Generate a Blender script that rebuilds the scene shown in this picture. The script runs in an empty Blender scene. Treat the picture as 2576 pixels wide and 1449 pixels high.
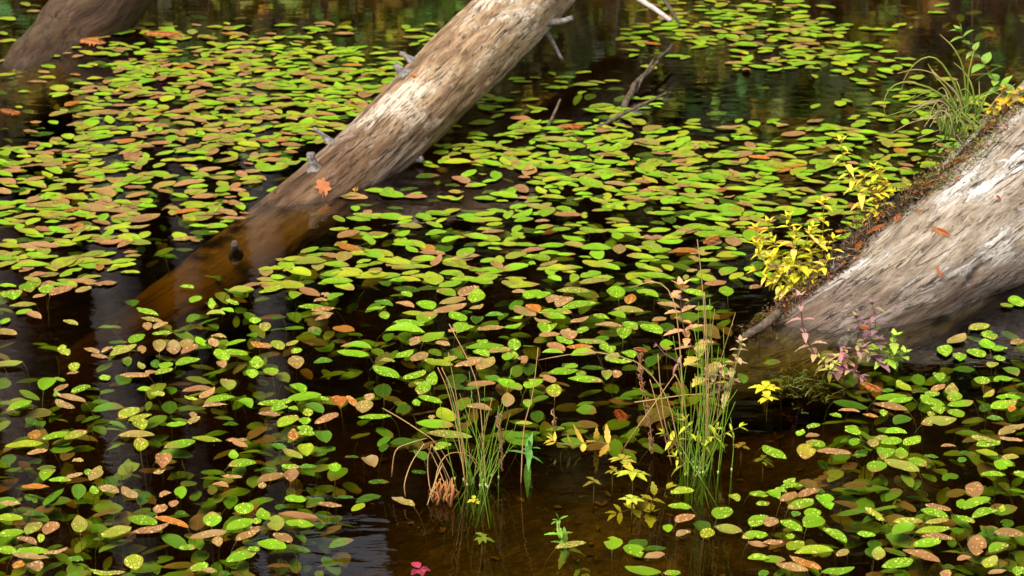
import bpy, math, random
import numpy as np
from mathutils import Vector, Matrix, noise as MN
random.seed(11); rng = random.Random(5)
R = math.radians
scene = bpy.context.scene
col = scene.collection
PI = math.pi

# ---------------------------------------------------------------- camera
CAM_H, PITCH, FPX = 2.2, R(21.0), 5503.0        # picture measured on a 2576 x 1449 grid
cam = bpy.data.cameras.new('camera'); camo = bpy.data.objects.new('camera', cam); col.objects.link(camo)
camo.location = (0, 0, CAM_H); camo.rotation_euler = (R(90) - PITCH, 0, 0)
cam.sensor_width = 36.0; cam.lens = 36.0 * FPX / 2576.0
cam.clip_end = 500; cam.clip_start = .05
cam.dof.use_dof = True; cam.dof.focus_distance = 5.3; cam.dof.aperture_fstop = 9.0
scene.camera = camo
FW = Vector((0, math.cos(PITCH), -math.sin(PITCH))); UP = Vector((0, math.sin(PITCH), math.cos(PITCH)))
def ray(X, Y): return FW + Vector((1, 0, 0)) * ((X - 1288) / FPX) + UP * (-(Y - 724.5) / FPX)
def P(X, Y, z=0.0):
    d = ray(X, Y); t = (z - CAM_H) / d.z
    return Vector((0, 0, CAM_H)) + d * t
def S(X, Y, dist):
    d = ray(X, Y); return Vector((0, 0, CAM_H)) + d * (dist / d.y)
def proj(p):
    v = Vector(p) - Vector((0, 0, CAM_H)); dz = v.dot(FW)
    return (1288 + FPX * v.x / dz, 724.5 - FPX * v.dot(UP) / dz)

# ---------------------------------------------------------------- helpers
def tag(o, label=None, cat=None, group=None, kind=None):
    if label: o['label'] = label
    if cat: o['category'] = cat
    if group: o['group'] = group
    if kind: o['kind'] = kind
    return o
def empty(name, loc, label, cat, group=None):
    o = bpy.data.objects.new(name, None); col.objects.link(o); o.location = loc
    o.empty_display_size = .05
    return tag(o, label, cat, group)
class MB:
    """collects faces with a colour per vertex and a local coordinate per vertex"""
    def __init__(s): s.v = []; s.f = []; s.c = []; s.l = []; s.m = []; s.mi = 0
    def add(s, vs, fs, c, ls=None):
        o = len(s.v); s.v += [tuple(p) for p in vs]
        for f in fs: s.f.append(tuple(i + o for i in f)); s.m.append(s.mi)
        if c and not isinstance(c[0], (int, float)): s.c += list(c)
        else: s.c += [c] * len(vs)
        s.l += list(ls) if ls else [(0, 0, 0)] * len(vs)
    def tube(s, pts, r0, r1, c0, c1=None, n=5):
        pts = [Vector(p) for p in pts]; c1 = c1 or c0; N = len(pts); vs = []; fs = []; cs = []; ls = []
        L = 0
        for i, p in enumerate(pts):
            t = i / max(1, N - 1); d = (pts[min(i + 1, N - 1)] - pts[max(i - 1, 0)]).normalized()
            a = d.cross(Vector((.31, .95, .05))).normalized(); b = d.cross(a)
            r = r0 + (r1 - r0) * t
            if i: L += (p - pts[i - 1]).length
            for k in range(n):
                th = 2 * PI * k / n
                vs.append(p + (a * math.cos(th) + b * math.sin(th)) * r)
                cs.append(tuple(c0[q] + (c1[q] - c0[q]) * t for q in range(3))); ls.append((L, math.cos(th), math.sin(th)))
        for i in range(N - 1):
            for k in range(n):
                fs.append((i * n + k, i * n + (k + 1) % n, (i + 1) * n + (k + 1) % n, (i + 1) * n + k))
        fs.append(tuple(range(n - 1, -1, -1))); fs.append(tuple((N - 1) * n + k for k in range(n)))
        s.add(vs, fs, cs, ls)
    def build(s, name, mats, parent=None, smooth=True, origin=None):
        me = bpy.data.meshes.new(name)
        o0 = Vector(origin) if origin is not None else Vector((0, 0, 0))
        off = o0
        if parent is not None: off = Vector(parent.location)
        me.from_pydata([(p[0] - off.x, p[1] - off.y, p[2] - off.z) for p in s.v], [], s.f)
        ca = me.color_attributes.new('Col', 'FLOAT_COLOR', 'POINT')
        ca.data.foreach_set('color', np.array([(c[0], c[1], c[2], 1) for c in s.c], dtype=np.float32).ravel())
        la = me.attributes.new('lv', 'FLOAT_VECTOR', 'POINT')
        la.data.foreach_set('vector', np.array(s.l, dtype=np.float32).ravel())
        if not isinstance(mats, (list, tuple)): mats = [mats]
        for m in mats: me.materials.append(m)
        if len(mats) > 1: me.polygons.foreach_set('material_index', s.m)
        if smooth: me.polygons.foreach_set('use_smooth', [True] * len(me.polygons))
        me.update()
        o = bpy.data.objects.new(name, me); col.objects.link(o)
        if parent is not None: o.parent = parent
        else: o.location = off
        return o
def bez(pts, n=10):
    """smooth curve through points (Catmull-Rom)"""
    pts = [Vector(p) for p in pts]
    if len(pts) == 2: return [pts[0].lerp(pts[1], i / n) for i in range(n + 1)]
    q = [pts[0] * 2 - pts[1]] + pts + [pts[-1] * 2 - pts[-2]]; out = []
    for k in range(1, len(q) - 2):
        a, b, c, d = q[k - 1], q[k], q[k + 1], q[k + 2]
        m = max(2, n // (len(pts) - 1))
        for i in range(m):
            t = i / m
            out.append(.5 * ((2 * b) + (c - a) * t + (2 * a - 5 * b + 4 * c - d) * t * t + (3 * b - a - 3 * c + d) * t ** 3))
    out.append(pts[-1]); return out
def jit(c, a=.12, r=rng):
    k = 1 + r.uniform(-a, a); return tuple(max(0, x * k * (1 + r.uniform(-a, a) * .5)) for x in c)
def mixc(a, b, t): return tuple(a[i] + (b[i] - a[i]) * t for i in range(3))

# ---------------------------------------------------------------- materials
class NT:
    def __init__(s, name):
        s.mat = bpy.data.materials.new(name); s.mat.use_nodes = True; s.n = s.mat.node_tree.nodes; s.k = s.mat.node_tree.links
        s.b = s.n.get('Principled BSDF'); s.out = s.n.get('Material Output')
    def node(s, t, ins=None, **kw):
        x = s.n.new(t)
        for a, b in kw.items(): setattr(x, a, b)
        for a, b in (ins or {}).items():
            if isinstance(b, bpy.types.NodeSocket): s.k.new(b, x.inputs[a])
            else: x.inputs[a].default_value = b
        return x
    def attr(s, name): return s.node('ShaderNodeAttribute', attribute_name=name)
    def noise(s, vec, scale, detail=4, rough=.55, dist=0):
        x = s.node('ShaderNodeTexNoise', {'Scale': scale, 'Detail': detail, 'Roughness': rough, 'Distortion': dist})
        if vec is not None: s.k.new(vec, x.inputs['Vector'])
        return x.outputs['Fac']
    def scl(s, vec, v): return s.node('ShaderNodeVectorMath', {0: vec, 1: v}, operation='MULTIPLY').outputs[0]
    def ramp(s, fac, stops, interp='LINEAR'):
        x = s.node('ShaderNodeValToRGB', {'Fac': fac}); cr = x.color_ramp; cr.interpolation = interp
        while len(cr.elements) < len(stops): cr.elements.new(.5)
        for e, (p, c) in zip(cr.elements, stops):
            e.position = p; e.color = (c, c, c, 1) if isinstance(c, (int, float)) else (*c, 1)
        return x.outputs['Color']
    def mix(s, fac, a, b, mode='MIX'):
        x = s.node('ShaderNodeMix', data_type='RGBA', blend_type=mode)
        for i, v in ((0, fac), (6, a), (7, b)):
            if isinstance(v, bpy.types.NodeSocket): s.k.new(v, x.inputs[i])
            else: x.inputs[i].default_value = v if i == 0 or not isinstance(v, tuple) else (*v[:3], 1)
        return x.outputs[2]
    def math(s, op, a, b=0.0, clamp=False):
        x = s.node('ShaderNodeMath', {0: a, 1: b}, operation=op); x.use_clamp = clamp; return x.outputs[0]
    def bump(s, h, st=.5, dist=.01, nrm=None):
        x = s.node('ShaderNodeBump', {'Height': h, 'Strength': st, 'Distance': dist})
        if nrm is not None: s.k.new(nrm, x.inputs['Normal'])
        s.k.new(x.outputs[0], s.b.inputs['Normal']); return x.outputs[0]
    def base(s, c): s.k.new(c, s.b.inputs['Base Color']) if isinstance(c, bpy.types.NodeSocket) else setattr(s.b.inputs['Base Color'], 'default_value', (*c, 1))
    def set(s, **kw):
        for a, v in kw.items():
            i = s.b.inputs[a.replace('_', ' ')]
            if isinstance(v, bpy.types.NodeSocket): s.k.new(v, i)
            else: i.default_value = v

def leaf_mat(name, spots=0.0, veins=True, rough=.38, spec=.3, trans=0.0, blot=.5):
    m = NT(name); c = m.attr('Col').outputs['Color']; lv = m.attr('lv').outputs['Vector']
    tc = m.node('ShaderNodeTexCoord').outputs['Object']
    n = m.noise(tc, 55, 4, .6)
    c = m.mix(m.ramp(n, [(.35, blot), (.65, 0.0)]), c, m.mix(.5, c, (.16, .11, .03)))
    bs = m.ramp(m.noise(tc, 120, 3, .6), [(.66, 0.0), (.70, blot * 1.6)]); c = m.mix(bs, c, (.14, .07, .02))
    sp = m.node('ShaderNodeSeparateXYZ', {0: lv})
    h = n
    if veins:
        mid = m.math('MULTIPLY', m.math('ABSOLUTE', sp.outputs['Y']), 9.0, True)
        rib = m.math('SUBTRACT', 1.0, mid, True)
        c = m.mix(m.math('MULTIPLY', rib, .35), c, m.mix(.5, c, (.30, .33, .08)))
        vw = m.math('SINE', m.math('MULTIPLY', sp.outputs['Y'], 26.0))
        c = m.mix(m.math('MULTIPLY', m.math('ADD', vw, 1.0), .07), c, (.02, .035, .005))
        h = m.math('ADD', m.math('MULTIPLY', vw, .25), h)
    if spots:
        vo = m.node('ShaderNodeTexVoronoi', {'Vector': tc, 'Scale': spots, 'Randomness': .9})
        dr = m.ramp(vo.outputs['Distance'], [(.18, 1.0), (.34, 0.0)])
        c = m.mix(m.math('MULTIPLY', dr, .55), c, m.mix(.45, c, (.75, .72, .25)))  # drop spots: their lens brightening painted as a paler leaf colour
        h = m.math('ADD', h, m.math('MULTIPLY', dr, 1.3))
    m.base(c); m.set(Roughness=rough, Specular_IOR_Level=spec)
    m.bump(h, .5, .0012)
    return m.mat
M = {}
M['float'] = leaf_mat('floating_leaf_surface', rough=.34, blot=.35, spec=.2)
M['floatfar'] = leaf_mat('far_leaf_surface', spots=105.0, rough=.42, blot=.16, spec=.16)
M['herb'] = leaf_mat('herb_leaf', rough=.5, blot=.25)
M['stem'] = leaf_mat('stem_surface', veins=False, rough=.5)
M['dry'] = leaf_mat('dry_plant', veins=False, rough=.75, spec=.25)
m = NT('water_drop'); c = m.attr('Col').outputs['Color']; m.base(c); m.set(Roughness=.45, Specular_IOR_Level=.3); M['drop'] = m.mat

def wood(name, cols, wetz=.05, crack=.6, rough=.75, stain=((.13, .055, .016), (.34, .155, .042)), rot=.8):
    """weathered trunk: cols = dark, mid, light, bleached"""
    m = NT(name); lv = m.attr('lv').outputs['Vector']
    geo = m.node('ShaderNodeNewGeometry').outputs['Position']
    n1 = m.noise(m.scl(lv, (2.2, 8, 8)), 1.0, 4, .55, .3); n2 = m.noise(m.scl(lv, (10, 75, 75)), 1.0, 5, .8, .3)
    n3 = m.noise(m.scl(lv, (9, 26, 26)), 1.0, 8, .72, .5); n4 = m.noise(m.scl(lv, (60, 110, 110)), 1.0, 5, .8); n7 = m.noise(m.scl(lv, (6, 32, 32)), 1.0, 7, .72, .3)
    d, md, lt, bl = cols
    f = m.math('ADD', m.math('MULTIPLY', n1, .45), m.math('MULTIPLY', n7, .55))
    c = m.ramp(f, [(.38, d), (.47, md), (.56, lt), (.68, mixc(lt, bl, .6))])
    # bleached flakes with ragged edges
    fl = m.ramp(m.math('ADD', m.math('MULTIPLY', n3, .5), m.math('MULTIPLY', n1, .5)), [(.515, 0.0), (.545, 1.0)])
    c = m.mix(m.math('MULTIPLY', fl, .8), c, m.mix(n2, lt, bl))
    # brown rot patches
    rt = m.ramp(m.math('ADD', m.math('MULTIPLY', n3, .5), m.math('MULTIPLY', n7, .5)), [(.40, rot), (.46, 0.0)])
    c = m.mix(rt, c, m.mix(n4, d, md))
    # splits and raised grain
    n8 = m.noise(m.scl(lv, (14, 140, 140)), 1.0, 3, .7, .1)
    fine = m.math('MAXIMUM', m.ramp(n2, [(.40, 1.0), (.455, 0.0)]), m.ramp(n8, [(.34, .7), (.42, 0.0)]))
    c = m.mix(m.math('MULTIPLY', fine, .95), c, mixc(d, (.02, .015, .01), .6))
    n5 = m.noise(m.scl(lv, (1.4, 26, 26)), 1.0, 2, .5, .1)
    rd = m.math('ABSOLUTE', m.math('SUBTRACT', n5, .5)); ck = m.ramp(rd, [(.0, 1.0), (.013, 0.0)])
    ckm = m.math('MULTIPLY', ck, m.ramp(m.noise(m.scl(lv, (3, 9, 9)), 1.0, 3, .6), [(.47, 0.0), (.6, crack)]))
    c = m.mix(ckm, c, (.035, .025, .018))
    c = m.mix(m.ramp(n4, [(.5, 0.0), (.68, .5)]), c, m.mix(.55, c, md))
    c = m.mix(m.ramp(n4, [(.33, .5), (.44, 0.0)]), c, m.mix(.6, c, d))
    z = m.node('ShaderNodeSeparateXYZ', {0: geo}).outputs['Z']
    w = m.math('ADD', z, m.math('MULTIPLY', m.math('SUBTRACT', n3, .5), .14))
    wet = m.ramp(m.math('MULTIPLY', m.math('SUBTRACT', w, wetz), 11.0), [(.0, 1.0), (.9, 0.0)])
    c = m.mix(wet, c, m.mix(1.0, c, (.40, .34, .31), 'MULTIPLY'))
    und = m.ramp(m.math('MULTIPLY', z, -14.0), [(.0, 0.0), (.5, .9)]); c = m.mix(und, c, m.mix(n7, stain[0], stain[1]))   # tannin stained under water
    alg = m.ramp(m.math('ABSOLUTE', z), [(.0, .55), (.018, 0.0)])      # soaked band at the water line
    c = m.mix(alg, c, (.03, .022, .012))
    m.base(c); m.set(Roughness=m.mix(wet, (rough,) * 3, (.38,) * 3), Specular_IOR_Level=.3)
    h = m.math('SUBTRACT', m.math('ADD', m.math('ADD', m.math('MULTIPLY', n2, 1.0), m.math('MULTIPLY', fl, .35)), m.math('MULTIPLY', n4, .4)), m.math('MULTIPLY', ckm, 1.0))
    m.bump(h, 1.0, .007)
    return m.mat
M['wood_mid'] = wood('bleached_wood', [(.13, .075, .04), (.38, .235, .125), (.62, .445, .27), (.90, .80, .67)], wetz=.11, crack=.9)
M['wood_right'] = wood('silvered_wood', [(.15, .11, .075), (.35, .27, .185), (.56, .47, .365), (.90, .87, .82)], wetz=.07, crack=1.0, rot=.45, stain=((.07, .045, .025), (.20, .145, .085)))
M['wood_old'] = wood('waterlogged_wood', [(.03, .015, .007), (.08, .042, .019), (.11, .064, .032), (.15, .10, .06)], wetz=-.6, crack=.4, stain=((.05, .028, .014), (.13, .075, .035)))
def plain(name, c0, c1, sc, rough=.8, bump=.6, dist=.01, detail=5, spec=.3):
    m = NT(name); tc = m.node('ShaderNodeTexCoord').outputs['Object']
    n = m.noise(tc, sc, detail, .65); m.base(m.ramp(n, [(.35, c0), (.65, c1)])); m.set(Roughness=rough, Specular_IOR_Level=spec); m.bump(n, bump, dist); return m.mat
M['grey_twig'] = plain('grey_dead_wood', (.07, .055, .045), (.34, .30, .27), 90)
M['pale_twig'] = plain('pale_dead_wood', (.38, .32, .27), (.68, .62, .57), 60)
M['dark_twig'] = plain('dark_wet_wood', (.05, .035, .022), (.17, .12, .075), 60)
M['stone'] = plain('wet_black_bark', (.01, .01, .012), (.05, .05, .055), 20, rough=.22, spec=.6)
M['bank'] = plain('bank_earth', (.03, .02, .01), (.12, .075, .03), 3.0)
M['trunk'] = plain('pale_bark', (.10, .087, .08), (.29, .26, .24), 5.0)
m = NT('pond_mud'); tc = m.node('ShaderNodeTexCoord').outputs['Object']
n1 = m.noise(tc, 6, 6, .7, .5); n2 = m.noise(tc, 34, 5, .7, .8)
c = m.ramp(m.math('ADD', m.math('MULTIPLY', n1, .5), m.math('MULTIPLY', n2, .5)), [(.36, (.02, .012, .006)), (.5, (.075, .042, .018)), (.6, (.15, .09, .038)), (.7, (.22, .16, .08))])
m.base(c); m.set(Roughness=.9); m.bump(n2, .8, .012); M['mud'] = m.mat

# tea-coloured water: clear surface with Fresnel mirror, absorbing inside
m = NT('pond_water'); m.n.remove(m.b)
tc = m.node('ShaderNodeTexCoord').outputs['Object']
rp = m.math('ADD', m.noise(m.scl(tc, (5.5, 16, 1)), 1.0, 3, .5, .3), m.math('MULTIPLY', m.noise(m.scl(tc, (1.3, 2.5, 1)), 1.0, 2, .5), 1.6))
bp = m.node('ShaderNodeBump', {'Height': rp, 'Strength': .16, 'Distance': .006}).outputs[0]
gl = m.node('ShaderNodeBsdfGlossy', {'Color': (1, 1, 1, 1), 'Roughness': .015, 'Normal': bp})
tr = m.node('ShaderNodeBsdfTransparent', {'Color': (1, 1, 1, 1)})
fr = m.node('ShaderNodeFresnel', {'IOR': 1.40, 'Normal': bp})
mx = m.node('ShaderNodeMixShader', {0: fr.outputs[0], 1: tr.outputs[0], 2: gl.outputs[0]})
m.k.new(mx.outputs[0], m.out.inputs['Surface'])
ab = m.node('ShaderNodeVolumeAbsorption', {'Color': (.80, .715, .09, 1), 'Density': 7.2})
m.k.new(ab.outputs[0], m.out.inputs['Volume']); M['water'] = m.mat

# ---------------------------------------------------------------- sky and light
w = bpy.data.worlds.new('World'); scene.world = w; w.use_nodes = True
nt = w.node_tree; bg = nt.nodes['Background']
sky = nt.nodes.new('ShaderNodeTexSky'); sky.sky_type = 'NISHITA'; sky.sun_disc = False
SUN_EL, SUN_AZ = 52.0, 208.0       # azimuth clockwise from +Y, behind the camera on its left
sky.sun_elevation = R(SUN_EL); sky.sun_rotation = R(SUN_AZ); sky.dust_density = 4.0; sky.air_density = 1.0
hs = nt.nodes.new('ShaderNodeHueSaturation'); hs.inputs['Saturation'].default_value = .28
nt.links.new(sky.outputs[0], hs.inputs['Color']); nt.links.new(hs.outputs[0], bg.inputs['Color'])
bg.inputs['Strength'].default_value = .125
sl = bpy.data.lights.new('sun', 'SUN'); sl.energy = 1.6; sl.angle = R(26); sl.color = (1, .94, .85)
so = bpy.data.objects.new('sun', sl); col.objects.link(so)
dirv = Vector((math.sin(R(SUN_AZ)) * math.cos(R(SUN_EL)), math.cos(R(SUN_AZ)) * math.cos(R(SUN_EL)), math.sin(R(SUN_EL))))
so.rotation_euler = dirv.to_track_quat('Z', 'Y').to_euler(); so.location = dirv * 30
scene.view_settings.view_transform = 'Standard'; scene.view_settings.look = 'None'
scene.view_settings.exposure = .9; scene.view_settings.gamma = 1.0; scene.view_settings.use_curve_mapping = False
scene.cycles.max_bounces = 8; scene.cycles.transparent_max_bounces = 12; scene.cycles.diffuse_bounces = 3
scene.cycles.glossy_bounces = 3; scene.cycles.caustics_reflective = False; scene.cycles.caustics_refractive = False
scene.cycles.use_denoising = True
# ---------------------------------------------------------------- pond bed, water, bank
shal = P(1500, 1230)
def bedz(x, y):
    d2 = ((x - shal.x) / .62) ** 2 + ((y - shal.y) / .62) ** 2
    z = -.40 + .26 * math.exp(-d2) + .05 * MN.noise(Vector((x * 2.1, y * 2.1, 3)))
    d3 = ((x - .95) / .5) ** 2 + ((y - 5.25) / .4) ** 2
    z += .16 * math.exp(-d3)
    z += .005 * MN.noise(Vector((x * 14, y * 14, 1)))
    if y > 9.9: z += min(1.6, (y - 9.9) * .62 + .0) * 1.0
    if y < 3: z = z - .02
    return z
mb = MB(); nx, ny = 200, 240; vs = []; fs = []
xs = [-14 + 28 * (i / nx) if False else 14 * math.copysign(abs(2 * i / nx - 1) ** 1.8, 2 * i / nx - 1) for i in range(nx + 1)]
ys = [1.5 + (12.5 * (j / ny) ** 1.35) for j in range(ny + 1)]
for y in ys:
    for x in xs: vs.append((x, y, bedz(x, y)))
for j in range(ny):
    for i in range(nx): a = j * (nx + 1) + i; fs.append((a, a + 1, a + nx + 2, a + nx + 1))
mb.add(vs, fs, (1, 1, 1)); o = mb.build('pond_bed', M['mud']); tag(o, kind='structure')
# water body, a closed slab (deeper than the bed)
def box(name, x0, x1, y0, y1, z0, z1, mat):
    v = [(x0, y0, z0), (x1, y0, z0), (x1, y1, z0), (x0, y1, z0), (x0, y0, z1), (x1, y0, z1), (x1, y1, z1), (x0, y1, z1)]
    f = [(3, 2, 1, 0), (4, 5, 6, 7), (0, 1, 5, 4), (1, 2, 6, 5), (2, 3, 7, 6), (3, 0, 4, 7)]
    b = MB(); b.add(v, f, (1, 1, 1)); return b.build(name, mat, smooth=False)
tag(box('pond_water', -13.5, 13.5, 1.6, 12.2, -1.2, 0.0, M['water']), kind='structure')
# ground behind: bank that climbs into the wood
b = MB(); vs = []; fs = []; nx, ny = 90, 40
for j in range(ny + 1):
    y = 10.2 + 70 * (j / ny) ** 1.8
    for i in range(nx + 1):
        x = -60 + 120 * i / nx
        z = -.35 + min(.7, (y - 10.2) * .8) + (y - 10.2) * .07 + .25 * MN.noise(Vector((x * .4, y * .4, 0)))
        vs.append((x, y, z))
for j in range(ny):
    for i in range(nx): a = j * (nx + 1) + i; fs.append((a, a + 1, a + nx + 2, a + nx + 1))
b.add(vs, fs, (1, 1, 1)); tag(b.build('bank', M['bank']), kind='structure')

# ---------------------------------------------------------------- wood behind the pond, seen mirrored in the water
def quads(b, n, fn, s0, s1, cols, r):
    for _ in range(n):
        p = fn(r)
        if p is None: continue
        p = Vector(p); s = r.uniform(s0, s1)
        a = Vector((r.gauss(0, 1), r.gauss(0, 1), r.gauss(0, .6))).normalized(); q = a.cross(Vector((r.gauss(0, 1), r.gauss(0, 1), r.gauss(0, 1)))).normalized()
        c = jit(r.choice(cols), .3, r)
        b.add([p - a * s, p + q * s * .6, p + a * s, p - q * s * .6], [(0, 1, 2, 3)], c)
GREENS = [(.012, .024, .008), (.016, .032, .009), (.009, .017, .006), (.024, .032, .01)]
r = random.Random(3)
gapx, gapz = -1.25, 5.25
def wallp(r):
    x = r.uniform(-8.5, 8.5); z = r.uniform(.6, 9.5) ; y = r.uniform(13.2, 16.0)
    # an opening to the sky
    ez = (z) / (y - 4.05); ex = x / y
    if z > 4.5 and abs(ex - (-.0997)) < .040 and ez > .495: return None
    return (x, y, z)
b = MB(); quads(b, 30000, wallp, .14, .34, GREENS, r)
o = b.build('forest', M['herb'], smooth=False); tag(o, 'dark evergreen wood behind the pond, mirrored in the open water', 'forest', kind='stuff')
# shrubs and herbs on the bank
AUT = [(.30, .50, .03), (.55, .58, .05), (.16, .50, .10), (.78, .46, .04), (.85, .68, .05), (.70, .30, .05), (.16, .40, .05), (.45, .62, .12), (.03, .04, .02), (.50, .46, .04), (.35, .60, .06)]
b = MB()
for _ in range(900):
    x = r.uniform(-5, 5); y = r.uniform(10.4, 12.0); rat = x / y
    top = .95 if rat < .13 else 1.5
    if rat < -.03: top = .8
    zc = r.uniform(.02, top) * (1 if r.random() < .8 else .5); base = r.choice(AUT); s_ = r.uniform(.05, .16)
    if MN.noise(Vector((x * 1.5, zc * 2.2, 7))) < -.2: base = (.03, .04, .015)  # near-black clumps: shade of the gaps between bushes put into leaf colour
    def cl(r): return (x + r.gauss(0, s_ * 1.1), y + r.gauss(0, s_), zc + r.gauss(0, s_ * .9))
    quads(b, int(10 + 26 * r.random()), cl, .025, .075, [base], r)
for _ in range(700):
    x = r.uniform(-5, 5); y = r.uniform(10.3, 11.8); h = r.uniform(.3, .9)
    q = [Vector((x, y, 0)), Vector((x + r.uniform(-.08, .08), y, h * .6)), Vector((x + r.uniform(-.3, .3), y - .1, h))]
    b.tube(bez(q, 4), .006, .002, jit(r.choice([(.16, .15, .03), (.10, .15, .03), (.20, .16, .08), (.15, .12, .10)]), .2, r), n=3)
o = b.build('bank_undergrowth', M['herb'], smooth=False); tag(o, 'autumn coloured undergrowth on the far bank, mirrored along the top of the water', 'undergrowth', kind='stuff')
# standing trunks that read as pale upright streaks in the reflection
def tree(x, y, rr, h, lean, label, cmul):
    root = empty('bank_tree', (x, y, .1), label, 'tree', 'trees standing on the far bank')
    t = MB(); pts = [Vector((x + lean * (z / h) + .05 * MN.noise(Vector((x, z, 0))), y, .1 + z)) for z in np.linspace(-.3, h, 14)]
    t.tube(pts, rr, rr * .55, (1, 1, 1), n=10); t.build('trunk', M['trunk'], root)
    for k in range(5):
        z = h * (.35 + .12 * k); s = r.choice([-1, 1]); p0 = Vector((x + lean * z / h, y, z))
    c = MB(); quads(c, 700, lambda r: (x + lean + r.gauss(0, .8), y + r.gauss(0, .6), h * .85 + r.gauss(0, .9)), .08, .2, GREENS, r); c.build('crown', M['herb'], root, smooth=False)
tree(-2.29, 11.9, .17, 7.5, .0, 'grey tree mirrored as the broad pale streak beside the sunken end of the middle log', 1)
tree(-1.97, 12.7, .11, 7.5, -.1, 'slim tree mirrored as a faint grey streak near the top, left of the middle log', 1)
tree(-1.5, 12.3, .13, 8.0, .1, 'tree mirrored as a brownish streak just left of the middle log at the top', 1)
tree(-3.1, 12.2, .16, 7.5, .2, 'tree mirrored as a dim streak in the far left water', 1)

# ---------------------------------------------------------------- logs
LOGS = {}
def make_log(key, name, ctrl, radii, mat, label, seed, du=.011, M_=88, dents=()):
    pts = bez([P(*c) if not isinstance(c, Vector) else c for c in ctrl], 60)
    # resample
    L = [0]
    for i in range(1, len(pts)): L.append(L[-1] + (pts[i] - pts[i - 1]).length)
    tot = L[-1]; N = int(tot / du); ax = []
    for k in range(N + 1):
        s = tot * k / N; i = max(0, min(len(L) - 2, next((q for q in range(len(L) - 1) if L[q + 1] >= s), len(L) - 2)))
        t = (s - L[i]) / max(1e-6, L[i + 1] - L[i]); ax.append(pts[i].lerp(pts[i + 1], t))
    LOGS[key] = (ax, [np.interp(k / N, [x[0] for x in radii], [x[1] for x in radii]) for k in range(N + 1)])
    rr = LOGS[key][1]
    root = empty(name, ax[0], label, 'log', 'fallen logs lying in the pond')
    b = MB(); vs = []; fs = []; ls = []
    for k in range(N + 1):
        d = (ax[min(N, k + 1)] - ax[max(0, k - 1)]).normalized(); a = d.cross(Vector((0, 0, 1))).normalized(); c = a.cross(d).normalized(); u = tot * k / N
        for j in range(M_):
            th = 2 * PI * j / M_; ca, sa = math.cos(th), math.sin(th); r0 = rr[k]
            th2 = th + u * .35
            q = Vector((u * 1.6, math.cos(th2) * 1.3, math.sin(th2) * 1.3 + seed))
            dr = .075 * MN.noise(q) + .03 * MN.noise(q * 3.1)
            q2 = Vector((u * 3.2, math.cos(th2) * 6.5, math.sin(th2) * 6.5 + seed * 2))
            n2 = MN.noise(q2); g = abs(n2)
            dr -= .085 * max(0, 1 - g * 7) * max(0, .35 + MN.noise(Vector((u * 2, ca * 2, sa * 2 + seed * 5))))
            q3 = Vector((u * 5, math.cos(th2) * 15, math.sin(th2) * 15 + seed)); dr += .018 * MN.noise(q3)
            # flaked plates
            pl = MN.noise(Vector((u * 3.5, math.cos(th2) * 2.6, math.sin(th2) * 2.6 + seed * 7)))
            dr += .03 * max(0, min(1, (pl - .15) * 14))
            p = ax[k] + (a * ca + c * sa) * (r0 * (1 + dr))
            for (dx, dy, dr_, dep) in dents:
                X, Y = proj(p)
                e = ((X - dx) ** 2 + ((Y - dy) * 1.4) ** 2) / dr_ ** 2
                if e < 1 and (p - ax[k]).dot(Vector((0, -1, .4))) > 0: p -= (p - ax[k]).normalized() * dep * (1 - e) ** .5
            vs.append(p); ls.append((u, (ca * math.cos(.0) ) * r0 , sa * r0))
    for k in range(N):
        for j in range(M_): fs.append((k * M_ + j, k * M_ + (j + 1) % M_, (k + 1) * M_ + (j + 1) % M_, (k + 1) * M_ + j))
    fs.append(tuple(range(M_ - 1, -1, -1))); fs.append(tuple(N * M_ + j for j in range(M_)))
    ls = [(l[0] + seed, l[1] + .35 * 0, l[2]) for l in ls]
    b.add(vs, fs, (1, 1, 1), ls); b.build('trunk', mat, root)
    return root
def on_log(key, X, Y, lift=.0):
    ax, rr = LOGS[key]; d = ray(X, Y).normalized(); o = Vector((0, 0, CAM_H)); t = 3.5
    A = np.array([tuple(a) for a in ax]); Rr = np.array(rr)
    best = (9, 0)
    while t < 10:
        p = o + d * t; D = np.sqrt(((A - np.array(p)) ** 2).sum(1)) - Rr * 1.01; m_ = D.min()
        if m_ < best[0]: best = (m_, t)
        if m_ < .0015: break
        t += max(.002, m_ * .8)
    if best[0] >= .0015:      # the line of sight passes just beside the log: take the nearest spot on its edge
        p = o + d * best[1]; D = np.sqrt(((A - np.array(p)) ** 2).sum(1)) - Rr; i = int(D.argmin()); p = ax[i] + (p - ax[i]).normalized() * rr[i]
    i = int(D.argmin()); n = (p - ax[i]).normalized()
    return p + n * lift, n, (ax[min(len(ax) - 1, i + 1)] - ax[i - 1 if i else 0]).normalized()
log_mid = make_log('mid', 'fallen_log', [(1560, -250, .41), (1326, -2, .31), (1075, 245, .155), (845, 468, -.015), (680, 605, -.115), (500, 735, -.185), (340, 845, -.27), (190, 950, -.40)],
    [(0, .150), (.3, .140), (.55, .124), (.75, .118), (1, .08)], M['wood_mid'], 'long bleached log slanting out of the water across the upper middle', 1.3)
log_right = make_log('right', 'fallen_log', [(2978, 122, .34), (2698, 372, .21), (2545, 522, .12), (2362, 664, .045), (2186, 794, -.025), (1975, 912, -.12), (1790, 1005, -.24)],
    [(0, .26), (.30, .25), (.48, .232), (.62, .205), (.76, .175), (.9, .12), (1, .06)], M['wood_right'], 'thick silvery grey log on the right with plants along its upper edge', 4.1, dents=((2460, 684, 17, .03), (2446, 702, 15, .035), (2475, 672, 12, .02), (2370, 815, 22, .025), (2105, 880, 22, .02), (2060, 1000, 30, .0)))
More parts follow.
